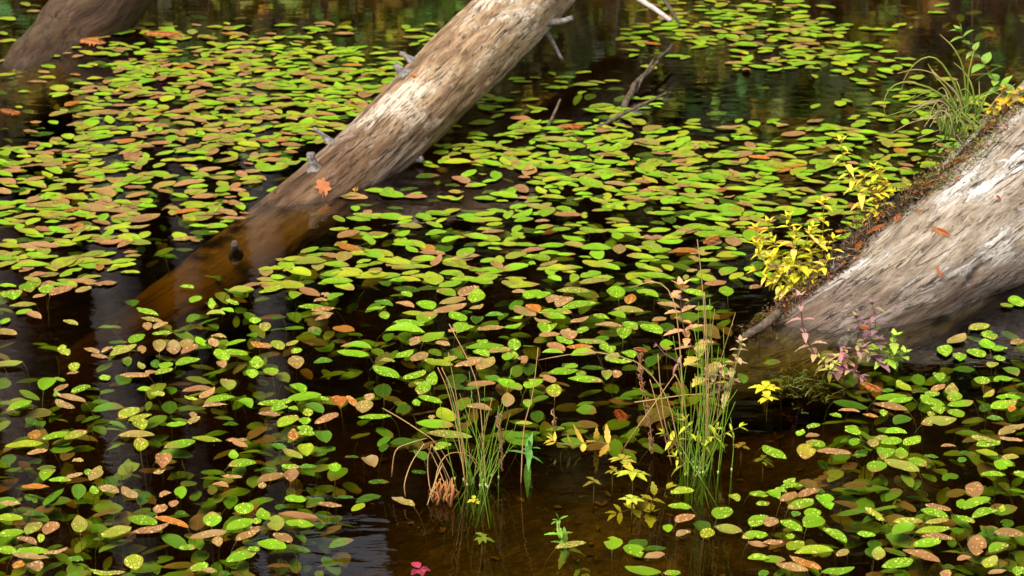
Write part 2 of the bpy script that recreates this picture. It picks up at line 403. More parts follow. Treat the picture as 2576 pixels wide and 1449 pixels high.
log_left = make_log('left', 'fallen_log', [(420, -190, .40), (245, 10, .10), (165, 125, -.07), (60, 255, -.14), (-70, 400, -.21)],
    [(0, .17), (.5, .16), (1, .13)], M['wood_old'], 'murky brown log sinking into the water in the top left corner', 7.7, du=.018, M_=64)

def stub(root, pts, r0, r1, name='broken_branch', mat=None, cap=True):
    b = MB(); q = bez(pts, 8); N = len(q); n = 9; vs = []; fs = []; ls = []
    for i, p in enumerate(q):
        d = (q[min(i + 1, N - 1)] - q[max(0, i - 1)]).normalized(); a = d.cross(Vector((.2, 1, .1))).normalized(); c = d.cross(a); r_ = (r0 + (r1 - r0) * (i / (N - 1)) ** .7) * (1 + .9 * max(0, 1 - i / (N - 1) * 2.2) ** 2)
        for k in range(n):
            th = 2 * PI * k / n; w = 1 + .22 * MN.noise(Vector((k * 1.7, i * .6, r0 * 99))); vs.append(p + (a * math.cos(th) + c * math.sin(th)) * r_ * w + d * (r_ * .6 * MN.noise(Vector((k * 2.3, 5, i))) if i == N - 1 else 0)); ls.append((i * .02, math.cos(th), math.sin(th)))
    for i in range(N - 1):
        for k in range(n): fs.append((i * n + k, i * n + (k + 1) % n, (i + 1) * n + (k + 1) % n, (i + 1) * n + k))
    fs.append(tuple((N - 1) * n + k for k in range(n)))
    b.add(vs, fs, (1, 1, 1), ls); return b.build(name, mat or M['grey_twig'], root)
def stubpx(key, root, X0, Y0, X1, Y1, r0, r1, back=0.0):
    p, n, _ = on_log(key, X0, Y0); e = S(X1, Y1, p.y + back); stub(root, [p - n * .02, p.lerp(e, .5), e], r0, r1)
stubpx('mid', log_mid, 789, 422, 780, 385, .019, .013)
stubpx('mid', log_mid, 832, 356, 789, 321, .014, .004)
stubpx('mid', log_mid, 1016, 182, 992, 163, .020, .012)
stubpx('mid', log_mid, 1038, 152, 1006, 133, .017, .007)
stubpx('mid', log_mid, 1382, 84, 1414, 151, .009, .006, -.03)
stubpx('mid', log_mid, 1385, 62, 1440, 45, .012, .010, -.02)
stubpx('mid', log_mid, 1045, 405, 1062, 398, .014, .010, -.01)
stub(log_mid, [P(592, 640, -.06), P(591, 628, -.01), P(590, 612, .03)], .013, .010, mat=M['dark_twig'])
stubpx('right', log_right, 2128, 862, 2110, 872, .02, .012, -.01)

# sticks on and over the water
def stick(pxs, r0, r1, mat, label, group='dead sticks poking from the water'):
    pts = [P(*q) for q in pxs]; b = MB(); q = bez(pts, 14); q = [p + Vector((MN.noise(p * 9), 0, MN.noise(p * 9 + Vector((5, 5, 5))))) * r0 * .9 for p in q]
    b.tube(q, r0, r1, (1, 1, 1), n=7)
    o = b.build('stick', mat, origin=pts[0]); tag(o, label, 'stick', group)
def stickS(pxs, r0, r1, mat, label):
    pts = [S(*q) for q in pxs]; b = MB(); q = bez(pts, 12); b.tube(q, r0, r1, (1, 1, 1), n=7)
    o = b.build('stick', mat, origin=pts[0]); tag(o, label, 'stick', 'dead sticks poking from the water')
stickS([(1560, -30, 8.3), (1640, 18, 8.25), (1688, 52, 8.2)], .012, .009, M['pale_twig'], 'pale bare stick with a blunt end, top middle, right of the bleached log')
stickS([(1655, -30, 8.4), (1685, 20, 8.35), (1710, 60, 8.3)], .010, .006, M['dark_twig'], 'brown stick just right of the pale blunt stick at the top')
stick([(1568, 272, .0), (1600, 215, .03), (1650, 160, .05), (1692, 112, .06)], .013, .007, M['dark_twig'], 'dark forked branch leaning out of the black water')
stick([(1600, 235, .0), (1622, 190, .05), (1645, 150, .09)], .007, .004, M['dark_twig'], 'thin dark side twig beside the forked branch in black water')
stick([(1505, 322, .0), (1560, 290, .02), (1620, 262, .05), (1680, 232, .08)], .008, .004, M['dark_twig'], 'grey stick lying low across the leaves below the forked branch')
stick([(1378, 320, -.01), (1395, 285, .03), (1410, 250, .07)], .007, .004, M['dark_twig'], 'short thin stick standing alone right of the bleached log')
stick([(1866, 858, -.02), (1892, 835, .012), (1915, 822, .02), (1960, 785, .045)], .010, .013, M['dark_twig'], 'black wet branch along the lower edge of the silvery log')
# ---------------------------------------------------------------- floating pondweed leaves
# measured leaf by leaf in eight tiles of the photograph: x1 y1 x2 y2 (long axis ends) width colour
T30 = "0 75 110 60 60 g,205 25 370 15 95 g,60 110 230 80 100 g,385 40 550 20 95 g,490 90 765 5 70 b,755 45 930 5 50 o,330 115 470 85 35 b,95 200 370 180 48 o,155 270 330 235 50 g,245 275 425 325 65 b,0 365 110 325 55 g,632 350 795 385 45 o,-60 455 180 475 65 o,1370 265 1600 295 50 g,1415 310 1650 350 45 o,1435 395 1535 395 78 b,1538 425 1700 375 48 b,1090 520 1285 515 35 G,1285 545 1470 485 75 g,1530 485 1740 475 40 g,-80 795 235 785 60 o,585 620 715 670 90 y,690 820 805 780 90 y,670 885 800 865 28 b,840 625 1010 665 50 b,910 680 1090 710 40 b,1015 665 1140 610 35 b,1130 625 1290 590 40 g,1100 690 1380 610 65 o,1385 630 1475 640 80 b,1535 590 1670 620 130 o,1675 620 1825 620 120 b,1620 545 1715 530 75 G,1805 590 1950 550 90 o,1815 680 2005 610 65 b,1960 550 2090 580 60 g,2090 540 2205 580 85 b,2120 505 2285 515 35 o,2255 585 2475 530 38 g,1380 800 1465 820 50 o,1235 760 1330 730 95 G,1520 770 1610 760 90 G,1590 800 1755 780 70 g,1560 880 1755 830 60 y,1760 790 2025 740 70 g,2145 660 2315 720 95 g,2210 640 2500 670 60 g,2180 780 2290 790 80 b,2470 860 2600 880 90 g,2510 760 2620 790 90 g,1200 900 1505 905 52 b,1430 890 1590 855 45 b,980 920 1130 910 60 g,380 1020 565 950 120 g,540 915 660 945 40 g,540 1040 695 980 48 b,710 1060 915 1000 60 g,85 1130 375 1140 55 G,60 1260 335 1170 75 g,555 1100 870 1165 60 b,550 1170 760 1220 65 b,530 1095 595 1085 30 g,1380 1040 1530 1030 50 g,1515 1070 1665 1075 50 y,1630 1160 1785 1150 130 G,2200 950 2370 1000 105 o,1830 1055 2140 1030 55 b,2000 1120 2175 1060 60 b,1855 1130 2000 1140 30 y,2045 1180 2365 1115 75 g,2030 1215 2285 1190 40 b,2380 1150 2560 1200 75 g,1180 1310 1410 1230 105 y,1285 1345 1530 1285 55 y,1340 1400 1500 1390 115 y,240 1290 405 1350 70 G,1905 1270 1985 1310 60 b,1890 1380 2015 1320 60 o,1670 1390 1880 1375 50 g,2240 1330 2400 1325 42 G,1900 150 2040 110 60 g,2090 185 2175 195 80 g,2070 290 2270 285 45 y,2270 140 2410 185 45 g,2210 230 2360 245 40 g,2295 45 2560 30 65 y,1805 5 1960 15 40 g,2500 340 2640 330 60 g"
T31 = "20 50 275 0 60 y,430 15 650 80 75 b,330 110 490 85 65 g,710 120 885 75 60 g,650 75 750 85 45 b,580 150 720 145 30 b,420 195 700 200 50 g,550 240 805 215 45 b,550 275 785 275 35 o,590 335 765 300 40 b,1110 230 1310 225 30 g,1240 280 1350 290 80 g,1460 70 1580 90 55 g,1400 170 1600 205 50 b,1190 140 1390 175 50 G,1605 180 1815 215 90 g,1810 45 2025 85 70 g,2025 80 2255 10 85 b,2120 120 2300 90 105 g,1840 175 2120 130 65 o,1775 250 2125 200 65 b,2145 220 2295 205 38 o,1465 275 1710 280 50 y,1600 345 1840 320 100 g,1930 290 2130 325 75 g,1380 365 1700 390 65 g,1300 440 1705 455 75 g,1530 570 1700 500 80 b,1660 550 1905 510 75 g,1800 570 1960 595 50 b,1975 390 2140 370 50 g,1930 445 2060 425 40 b,2005 465 2210 420 60 g,2220 435 2510 415 50 o,2155 310 2290 300 80 G,2300 285 2495 280 45 G,2200 560 2350 560 60 g,2110 610 2495 605 65 g,2310 665 2590 630 60 o,2470 725 2600 700 80 g,2170 690 2360 700 70 g,2110 720 2360 725 35 o,1395 710 1590 680 60 g,1545 730 1740 670 85 b,1685 755 1990 780 65 y,1870 740 2030 715 50 y,1990 800 2275 760 60 b,2205 820 2415 760 85 o,30 410 155 410 95 o,145 570 300 620 90 y,295 600 430 570 40 o,340 660 480 650 55 g,-60 600 165 610 55 r,325 765 490 765 130 o,525 420 665 450 85 G,765 420 995 430 70 r,850 600 1170 615 62 g,805 650 1140 690 70 g,580 755 775 740 60 G,-60 780 80 780 100 g,60 850 235 850 80 g,1170 850 1455 910 85 g,1240 760 1400 760 40 o,1470 925 1715 885 60 g,1720 940 1840 930 110 g,1585 960 1725 980 40 g,1600 1060 1765 1020 95 g,1630 1110 1880 1175 60 g,1420 1190 1560 1160 100 G,1560 1170 1675 1170 50 g,1190 1020 1370 1010 150 G,1090 1110 1200 1090 75 b,725 1160 910 1180 95 r,905 1110 1030 1210 70 r,1000 1240 1180 1190 130 o,335 1000 520 1060 80 g,300 1130 660 1085 80 g,10 1175 385 1170 65 g,140 1250 325 1220 65 g,315 1235 430 1235 45 g,20 1275 250 1295 45 b,485 1180 690 1250 90 G,470 1275 580 1270 90 y,635 1130 740 1130 40 g,200 1400 435 1320 100 y,425 1360 560 1360 75 g,590 1380 840 1290 75 b,410 1420 580 1430 60 g,1025 1325 1365 1310 50 g,1605 1375 1990 1400 90 g,1810 1290 2020 1340 105 y,1730 1310 1805 1310 45 b,2110 1200 2380 1235 55 b,2420 940 2620 1010 90 g,2120 990 2415 970 55 b,1935 970 2100 990 55 G,1900 900 2120 850 110 G,2290 910 2470 920 70 G,2250 1080 2410 1075 35 G,2465 1150 2600 1140 120 b"
T32 = "0 45 150 40 40 b,105 90 300 45 90 g,230 110 395 80 65 g,330 130 515 110 75 b,445 45 790 50 60 o,425 190 630 120 85 b,495 220 880 165 70 g,0 220 250 280 80 o,255 255 605 260 65 g,300 310 540 320 70 g,130 200 300 250 75 r,580 360 775 330 42 b,220 350 400 365 35 o,250 430 460 420 100 g,270 495 495 485 50 b,480 450 660 490 110 b,-80 425 100 415 40 g,435 530 620 570 60 g,345 570 550 630 80 b,650 450 775 410 65 g,670 500 815 500 90 G,625 560 965 565 50 o,-40 570 90 590 120 g,810 290 985 320 50 g,950 295 1150 310 70 g,955 60 1145 80 105 g,1125 160 1250 130 85 r,1240 90 1475 110 65 g,1020 235 1330 250 65 o,1105 365 1280 410 75 g,1270 400 1525 455 95 g,1405 330 1560 310 50 b,1240 330 1400 345 60 G,1045 480 1200 480 115 g,1485 370 1640 400 100 G,830 385 1120 400 45 b,1485 580 1625 590 110 g,545 610 820 610 50 r,860 620 1050 640 80 g,1080 680 1260 700 75 g,590 690 850 680 75 g,300 670 520 670 40 g,930 720 1090 690 70 o,960 750 1210 755 45 g,690 785 930 790 45 G,100 780 240 770 125 G,495 770 575 770 80 G,360 870 665 850 75 g,525 820 665 800 60 g,640 880 750 870 50 g,560 920 915 945 70 g,895 895 1010 895 100 o,1000 870 1105 885 80 b,270 895 450 945 65 b,110 1010 320 960 85 g,-60 985 110 1030 75 g,345 1050 505 1050 140 y,60 730 170 730 85 b,110 1175 205 1175 80 g,190 1260 325 1220 120 G,30 1370 210 1370 38 y,1335 740 1500 660 100 G,1455 190 1690 215 50 b,1720 30 1945 75 60 g,2080 40 2230 60 85 g,1840 220 2035 200 55 g,2380 15 2520 5 40 b,0 320 120 310 30 g,-20 690 60 690 75 g"
T33 = "2410 140 2600 180 80 g,2330 185 2470 205 42 g,2015 420 2240 390 70 y,2145 460 2315 500 90 g,2340 400 2545 490 70 G,2430 560 2600 545 55 b,1795 560 2005 515 75 o,1705 650 1865 650 120 g,1855 700 1995 720 80 g,2110 580 2290 610 80 g,1990 640 2200 690 80 g,2245 630 2415 640 60 g,1860 780 2090 790 65 G,2250 720 2400 740 60 g,2195 790 2325 780 60 o,2360 820 2540 870 75 G,2050 940 2260 960 85 g,2260 950 2460 940 65 g,1650 900 1780 940 80 g,1280 960 1425 960 50 G,1280 985 1450 1040 60 y,1440 1000 1620 970 60 G,1635 1030 1790 995 55 b,1775 1040 1915 1040 100 o,1135 1035 1265 1040 45 G,1080 1120 1410 1100 65 g,1200 1160 1455 1160 55 g,650 1110 1005 1180 70 G,1055 1190 1405 1250 70 b,700 1250 925 1265 30 b,610 1300 745 1315 50 g,950 1290 1110 1315 35 r,385 1405 530 1385 45 g,755 1420 920 1445 70 g,1245 1350 1450 1330 90 G,1120 1260 1200 1270 65 g,1520 1130 1780 1190 75 g,1795 1130 1955 1120 80 g,1570 1090 1730 1080 70 g,1800 1190 2070 1170 75 g,1625 1240 1785 1270 75 g,1800 1250 1990 1290 80 g,1535 1370 1900 1350 95 o,2290 1110 2545 1120 55 g,2230 1210 2520 1180 90 g,2125 1200 2255 1170 90 G,2155 1100 2280 1080 45 y,2365 1090 2590 1110 60 G,1600 1270 1680 1290 60 y,2400 1230 2490 1240 65 r,2360 1430 2600 1420 50 o,2200 1310 2370 1325 50 G"
T40 = "420 80 700 40 70 g,640 90 885 25 75 y,285 60 420 20 90 r,50 170 440 140 75 y,270 230 490 190 50 b,10 235 165 235 100 G,1190 55 1560 45 70 o,1340 145 1490 145 125 y,1650 180 1975 120 85 g,1930 70 2235 100 55 y,2270 95 2490 95 38 b,2330 130 2500 165 50 b,1555 315 1725 315 150 b,1535 430 1670 425 35 b,2290 350 2580 320 80 g,2290 265 2415 260 60 g,725 300 845 300 38 o,400 500 565 420 95 g,490 515 725 510 50 g,650 480 840 440 40 b,880 495 1045 410 95 o,845 430 930 410 55 g,1045 440 1185 480 90 G,215 575 500 570 50 r,715 610 860 600 160 G,985 570 1210 610 80 b,900 600 1005 610 60 g,1215 620 1395 670 80 b,1370 660 1520 560 120 G,1280 565 1420 560 30 G,-40 735 210 735 50 b,1755 620 1885 620 130 g,1600 665 1730 635 45 b,1695 750 1800 715 65 b,1540 820 1695 780 80 b,2220 450 2440 465 35 b,2130 555 2305 575 50 b,1470 800 1590 780 50 G,1745 790 1880 790 55 G,225 790 430 780 45 G,-60 890 235 890 80 y,245 1040 440 950 95 o,420 1020 595 950 110 b,375 1090 450 1090 90 y,-40 1060 250 1020 80 g,175 1085 380 1130 60 b,160 1215 500 1215 75 g,-40 1220 190 1230 80 g,130 1280 500 1290 60 b,435 1260 690 1215 40 b,125 1380 255 1340 70 r,265 1370 445 1380 100 b,715 960 885 960 150 o,980 1000 1065 1000 90 G,1280 900 1590 940 100 g,1325 1030 1710 970 70 b,1535 870 1900 970 60 r,1025 1060 1335 980 90 y,2360 790 2560 770 120 g,2040 920 2230 900 130 g,2275 1000 2576 920 95 g,1910 1070 2295 1010 80 b,2140 1120 2250 1120 100 b,2365 1100 2600 1010 75 b,1805 1195 1975 1190 60 g,2270 1310 2590 1220 100 g,1250 1330 1450 1330 160 y,1910 1400 2105 1350 85 g,2020 1430 2190 1430 50 o,2180 1430 2340 1410 70 G,2410 1420 2530 1420 80 G,885 1440 1260 1440 35 y,680 1280 850 1290 55 G"
T41 = "415 15 600 25 60 g,600 40 770 70 120 G,315 40 430 40 110 r,270 220 480 265 65 o,420 190 585 200 130 y,565 180 720 150 60 G,160 130 310 170 60 G,0 510 295 440 80 b,285 480 435 450 100 b,20 560 105 560 60 b,250 370 440 375 50 g,425 360 620 350 45 G,50 320 210 360 55 G,725 370 860 360 95 g,1060 300 1235 350 105 b,1125 440 1340 440 45 G,995 665 1255 610 70 G,805 620 980 620 35 G,1345 95 1620 85 80 G,890 190 1040 195 25 G,1235 160 1330 100 70 G,1715 35 2180 75 75 o,1780 185 1975 140 65 g,1575 200 1730 270 80 G,1560 345 1715 360 40 G,175 700 300 690 60 G,285 690 510 710 80 g,490 710 690 640 95 G,615 730 870 755 50 b,1360 680 1605 750 70 o,955 810 1100 750 65 y,0 850 150 860 85 g,225 830 625 870 65 b,110 920 290 930 160 o,290 920 590 950 75 g,580 880 695 870 90 G,-60 1000 50 990 70 b,-50 920 70 910 60 g,165 1050 375 1110 90 b,10 1130 315 1160 105 g,-90 1210 45 1210 60 g"
T42 = "1590 630 1840 610 75 y,1565 770 1810 790 65 g,1630 920 1850 870 85 b,1815 880 2005 980 110 G,2005 850 2230 820 120 g,2170 670 2300 710 65 y,2385 640 2600 660 60 g,2450 740 2600 740 60 g,2370 940 2590 880 110 g,2305 1070 2580 1050 90 g,2370 1140 2580 1150 60 b,2365 1290 2590 1290 70 g,1885 1050 2040 1020 100 y,2035 1010 2315 1020 100 o,1645 1070 1810 1040 65 b,1515 1000 1620 1000 80 g,920 1140 1110 1140 135 g,1115 1190 1335 1250 120 g,1160 1110 1385 1090 110 G,1290 1160 1560 1150 55 G,435 1180 750 1130 65 o,1325 1290 1540 1260 70 b,1125 1390 1500 1440 90 g,1515 1430 1700 1430 60 g,2470 1430 2590 1420 60 G"
T43 = "275 30 375 5 60 g,370 110 580 140 75 g,-70 200 195 290 85 g,285 220 475 230 160 Y,370 60 520 50 45 b,470 210 840 235 60 b,760 10 940 40 70 g,870 180 1015 130 80 G,810 120 930 100 80 g,1000 140 1120 140 75 o,1065 80 1210 70 50 o,1125 120 1355 110 80 g,1345 130 1540 120 75 g,1170 10 1400 20 60 g,1080 230 1265 240 115 g,1265 230 1410 250 100 g,1160 310 1530 400 95 o,1400 290 1605 350 80 g,990 380 1195 360 120 g,850 240 1000 240 35 G,1900 180 2100 200 50 G,2035 60 2265 110 55 o,2310 40 2505 10 65 o,2320 75 2570 100 35 b,2090 130 2345 120 80 g,2085 210 2315 250 60 y,2345 270 2530 265 55 o,2270 360 2470 350 110 g,2135 430 2395 440 55 g,2460 430 2620 470 70 g,1735 160 1890 160 30 b,1565 240 1720 260 35 G,1905 290 2000 280 55 G,1985 610 2175 595 170 b,1890 750 1995 740 100 g,1950 790 2240 720 95 g,2040 870 2310 810 85 g,365 530 580 550 80 G,150 520 280 510 50 g,45 610 190 620 60 g,110 580 360 560 60 g,-40 650 140 680 80 g,115 710 300 640 85 b,290 650 525 590 70 b,195 770 475 700 100 g,480 680 670 790 130 g,350 830 540 830 100 g,330 940 590 930 130 g,115 920 350 1010 85 g,-60 940 110 930 100 b,540 990 800 1120 90 g,175 1060 270 1070 60 g,175 1190 370 1150 105 y,260 1230 660 1210 90 y,680 1250 820 1210 70 o,-60 1140 150 1140 55 b,-60 1300 175 1300 75 g,210 1290 545 1380 70 r,70 1350 405 1410 80 b,530 1430 870 1420 70 g,945 860 1180 780 60 G,965 770 1165 910 70 y,890 1030 1085 1050 60 g,985 1190 1150 1190 120 G,1040 1260 1180 1260 110 o,1000 1080 1150 1090 100 G,1135 1370 1470 1310 110 g,1250 920 1560 920 65 y,1230 1040 1480 1010 100 g,1480 1020 1845 980 75 y,1575 930 1820 900 50 o,1540 1060 1885 1090 60 b,1530 800 1815 870 80 g,1570 740 1845 800 55 b,1460 1160 1750 1130 90 g,1350 1200 1740 1310 85 b,1750 1310 1890 1320 50 G,1895 1300 2050 1280 50 b,2005 1190 2200 1200 170 b,2025 1060 2120 1060 100 G,2205 1220 2425 1170 90 g,2265 1030 2600 1060 90 b,1890 880 2085 930 55 g,2310 800 2400 810 40 y,2130 960 2320 1030 130 G,2340 870 2480 900 90 G,2145 1350 2315 1330 90 y,2210 1430 2400 1400 50 b,2455 1430 2590 1430 100 g,1725 1440 1850 1440 70 b,225 830 330 830 60 G"
LC = {'g': (.175, .36, .006), 'G': (.065, .185, .008), 'y': (.27, .34, .010), 'o': (.27, .22, .035), 'b': (.34, .165, .062), 'r': (.42, .14, .015), 'Y': (.38, .30, .02)}
CN = {'g': 'bright green', 'G': 'deep green', 'y': 'yellow green', 'o': 'olive brown', 'b': 'pinkish brown', 'r': 'rusty orange', 'Y': 'mustard yellow'}

def leaf_geo(b, C, L, W, ang, c, rr, nl=12, z=.003, drops=0, tip=0.0, fold=0.0, two=None, curl=0.0, roll=0.0, pitch=0.0, notch=.5):
    """one pondweed blade laid on the water: length L, width W, heading ang"""
    ca, sa = math.cos(ang), math.sin(ang); vs = []; cs = []; ls = []; fs = []; T = (-1, -.55, 0, .55, 1); wav = rr.uniform(0, 6)
    sk = rr.uniform(.8, 1.15); wob = rr.uniform(.0, .02); bite = rr.random() < .16; bs_ = rr.uniform(-.6, .7); bd = rr.choice((-1, 1)); bw = rr.uniform(.08, .2); bk = rr.uniform(.3, .8); rot = rr.random() < .3; bend = rr.gauss(0, .018)
    def prof(s):
        s2 = abs(s) ** (2.2 if s < 0 else 2.0 * sk); return max(0, 1 - s2) ** (.80 if s > 0 else .68)
    def hgt(s, t):
        h = abs(t) * fold * W * .5 + .0007 * math.sin(5 * s + wav + 3 * t) + .004 * W / .04 * .3 * t * t
        if tip > 0 and s > .1: h += tip * (s - .1) ** 2
        if tip < 0 and s < -.1: h += -tip * (s + .1) ** 2
        return h + curl * (t * W * .5) ** 2 * 30 * (1 if t > 0 else .2)
    def pos(s, t):
        w_ = W * .5 * prof(s) * (1 + wob * math.sin(7 * s + wav)); x = s * L * .5
        if bite and t * bd > .2 and abs(s - bs_) < bw: w_ *= bk
        y = t * w_ + bend * L * (s * s - .5) * 2
        zz = hgt(s, t * prof(s)) + math.tan(pitch) * x + math.tan(roll) * y
        return Vector((C.x + ca * x - sa * y, C.y + sa * x + ca * y, C.z + z + zz))
    c2 = two or jit(c, .12, rr); w2 = rr.uniform(0, 1)
    for i in range(nl + 1):
        s = -math.cos(PI * i / nl) * .5 + (-1 + 2 * i / nl) * .5
        for t in T:
            vs.append(pos(s * .998, t)); k = max(0, min(1, .5 + .5 * s * (1 if w2 > .5 else -1) + .3 * math.sin(s * 5 + t * 3 + wav)))
            cc = mixc(c, c2, k * .8)
            if abs(t) == 1: cc = mixc(cc, (.38, .22, .07), .4 if two else .15)
            if rot: cc = mixc(cc, (.34, .17, .05), max(0, min(1, (s * bd - .15) * 1.3 + .25 * math.sin(9 * t + wav))))
            cs.append(cc); ls.append((s, t * prof(s), 0))
    n = len(T)
    for i in range(nl):
        for j in range(n - 1): fs.append((i * n + j, (i + 1) * n + j, (i + 1) * n + j + 1, i * n + j + 1))
    b.mi = 0; b.add(vs, fs, cs, ls)
    if drops:
        b.mi = 1
        for _ in range(drops):
            s = rr.uniform(-.86, .86); t = rr.uniform(-.82, .82); p = pos(s, t); r_ = rr.choice([.0015, .0018, .0022, .0028]) * (1.6 if rr.random() < .05 else 1)
            dc = mixc(c, (.60, .60, .09) if c[1] > c[0] * .9 else (.70, .42, .14), rr.uniform(.3, .6)); vv = []; K = 6  # lighter than the leaf: light gathered by the drop, put into its colour
            for k in range(K): a = 2 * PI * k / K; vv.append(p + Vector((math.cos(a) * r_, math.sin(a) * r_, 0)))
            for k in range(K): a = 2 * PI * k / K; vv.append(p + Vector((math.cos(a) * r_ * .6, math.sin(a) * r_ * .6, r_ * .6)))
            vv.append(p + Vector((0, 0, r_ * .8)))
            ff = [(k, (k + 1) % K, K + (k + 1) % K, K + k) for k in range(K)] + [(K + k, K + (k + 1) % K, 2 * K) for k in range(K)]
            b.add(vv, ff, dc)
        b.mi = 0
    return pos(-1, 0)
def ellipse(X, Y, hl, hw, a):
    """image ellipse -> centre, length, width, heading on the water"""
    C = P(X, Y); A = P(X + hl * math.cos(a), Y + hl * math.sin(a)) - C; B = P(X - hw * math.sin(a), Y + hw * math.cos(a)) - C
    u, s, vt = np.linalg.svd(np.array([[A.x, B.x], [A.y, B.y]]))
    return C, 2 * s[0], 2 * s[1], math.atan2(u[1, 0], u[0, 0])
leaves = []
for txt, cx, cy in ((T30, 0, 724.5), (T31, 644, 724.5), (T32, 1288, 724.5), (T33, 1932, 724.5), (T40, 0, 1086.75), (T41, 644, 1086.75), (T42, 1288, 1086.75), (T43, 1932, 1086.75)):
    for e in txt.split(','):
        q = e.split(); x1, y1, x2, y2, wd = map(float, q[:5])
        X, Y = cx + (x1 + x2) / 8, cy + (y1 + y2) / 8; hl = math.hypot(x2 - x1, y2 - y1) / 8; hw = wd / 8
        a = math.atan2(y2 - y1, x2 - x1); C, L, W, an = ellipse(X, Y, hl, hw, a)
        L = min(L, .135); W = max(min(W, .062, L * .75), L * .26)
        leaves.append(dict(X=X, Y=Y, A=hl * hw, C=C, L=L, W=W, an=an, c=q[5], hl=hl, hw=hw, e=e))
leaves.sort(key=lambda d: -d['A'])
IND = 300
# --- descriptions that single each leaf out
MARKS = [('front rush clump', 1190, 1200), ('taller rush clump', 1740, 1130), ('bleached log foot', 420, 770), ('withered brown seedhead', 1612, 950), ('silvery log foot', 2090, 930),
    ('lower left corner', 0, 1449), ('lower right corner', 2576, 1449), ('left edge', 0, 960), ('right edge', 2576, 1000), ('serrated pink herb', 1725, 800), ('small green sprout', 1408, 1340),
    ('small withered curl', 1392, 1040), ('pale arched stem tip', 962, 1028), ('dusky purple herb', 2200, 870), ('mirrored pale sky streak', 800, 1430), ('broken grey streak', 300, 820)]
ORD = ['', 'second ', 'third ', 'fourth ', 'fifth ', 'sixth ', 'seventh ', 'eighth ', 'ninth ', 'tenth ', 'eleventh ', 'twelfth ', 'thirteenth ', 'fourteenth ', 'fifteenth ']
def direc(dx, dy, mk):
    if 'corner' in mk or 'edge' in mk: return 'to the'
    h = 'left' if dx < 0 else 'right'; v = 'above' if dy < 0 else 'below'; q = abs(dy) * 1.6
    if q > 2.2 * abs(dx): return v
    if abs(dx) > 2.2 * q: return h + ' of'
    return v + ' ' + h + ' of'
groups = {}
for d in leaves[:IND]:
    wl = d['W'] / d['L']; d['sh'] = 'slender' if wl < .4 else ('rounded' if wl > .58 else 'oval')
    mk = min(MARKS, key=lambda m: (m[1] - d['X']) ** 2 + ((m[2] - d['Y']) * 1.6) ** 2)
    d['mk'] = mk; d['dir'] = direc(d['X'] - mk[1], d['Y'] - mk[2], mk[0]); d['dist'] = math.hypot(d['X'] - mk[1], (d['Y'] - mk[2]))
    d['wet'] = 'smooth' if d['c'] == 'G' else 'dewy'
    groups.setdefault((d['c'], d['sh'], mk[0], d['dir']), []).append(d)
for k, g in groups.items():
    g.sort(key=lambda d: d['dist'])
    for i, d in enumerate(g):
        d['label'] = '%s %s pondweed leaf, %snearest %s the %s' % (CN[d['c']], d['sh'], ORD[i], d['dir'], d['mk'][0])
        d['label'] = d['label'].replace('nearest to the the', 'nearest the')
        if 'to the' in d['dir']: d['label'] = d['label'].replace('to the the', 'the')
rest = MB(); lr = random.Random(21); zs = 0
for i, d in enumerate(leaves):
    c = jit(LC[d['c']], .2, lr); nd = 0 if d['c'] in 'G' or lr.random() < .12 else int(lr.choice([8, 16, 24, 34]) * d['L'] / .09)
    sub = d['c'] == 'G'; flip = lr.random() < .5; an = d['an'] + (PI if flip else 0)
    z = .0015 + .006 * lr.random(); tip = 0
    if sub: z = -.004 - .012 * lr.random() if lr.random() < .75 else .001
    elif lr.random() < .28: tip = lr.uniform(.004, .014) * (1 if (math.sin(an) > 0) else -1)
    fold = lr.uniform(0, .12) if lr.random() < .8 else lr.uniform(.2, .45)
    two = None
    if d['c'] == 'o': two = jit((.40, .24, .09) if lr.random() < .5 else (.23, .36, .03), .1, lr)
    if d['c'] == 'y' and lr.random() < .4: two = jit((.33, .30, .06), .1, lr)
    if d['c'] == 'b' and lr.random() < .35: two = jit((.36, .28, .10), .1, lr)
    kw = dict(z=z, drops=nd, tip=tip, fold=fold, two=two, curl=lr.uniform(0, .25) if lr.random() < .3 else 0)
    if i < IND:
        b = MB(); base = leaf_geo(b, d['C'], d['L'], d['W'], an, c, lr, **kw)
        root = empty('pondweed_leaf', d['C'], d['label'], 'leaf', 'pondweed leaves floating on the water')
        b.build('blade', [M['float'], M['drop']], root)
        s = MB(); hd = Vector((-math.cos(an), -math.sin(an), 0)); ll = lr.uniform(.012, .04); sd = Vector((lr.uniform(-.3, .3), lr.uniform(-.3, .3), 0)) * ll
        q = [base + hd * -.004, base + hd * ll * .4 + Vector((0, 0, -.018)), base + hd * ll * .75 + sd * .5 + Vector((0, 0, -.05)), base + hd * ll + sd + Vector((0, 0, -.12))]
        sc_ = (.16, .17, .03) if d['c'] in 'gGy' else (.22, .12, .03); s.tube(bez(q, 6), .0008, .0006, mixc(sc_, (.05, .05, .01), .5), n=4); s.build('stalk', M['stem'], root)
    else: leaf_geo(rest, d['C'], d['L'], d['W'], an, c, lr, nl=9, **kw)
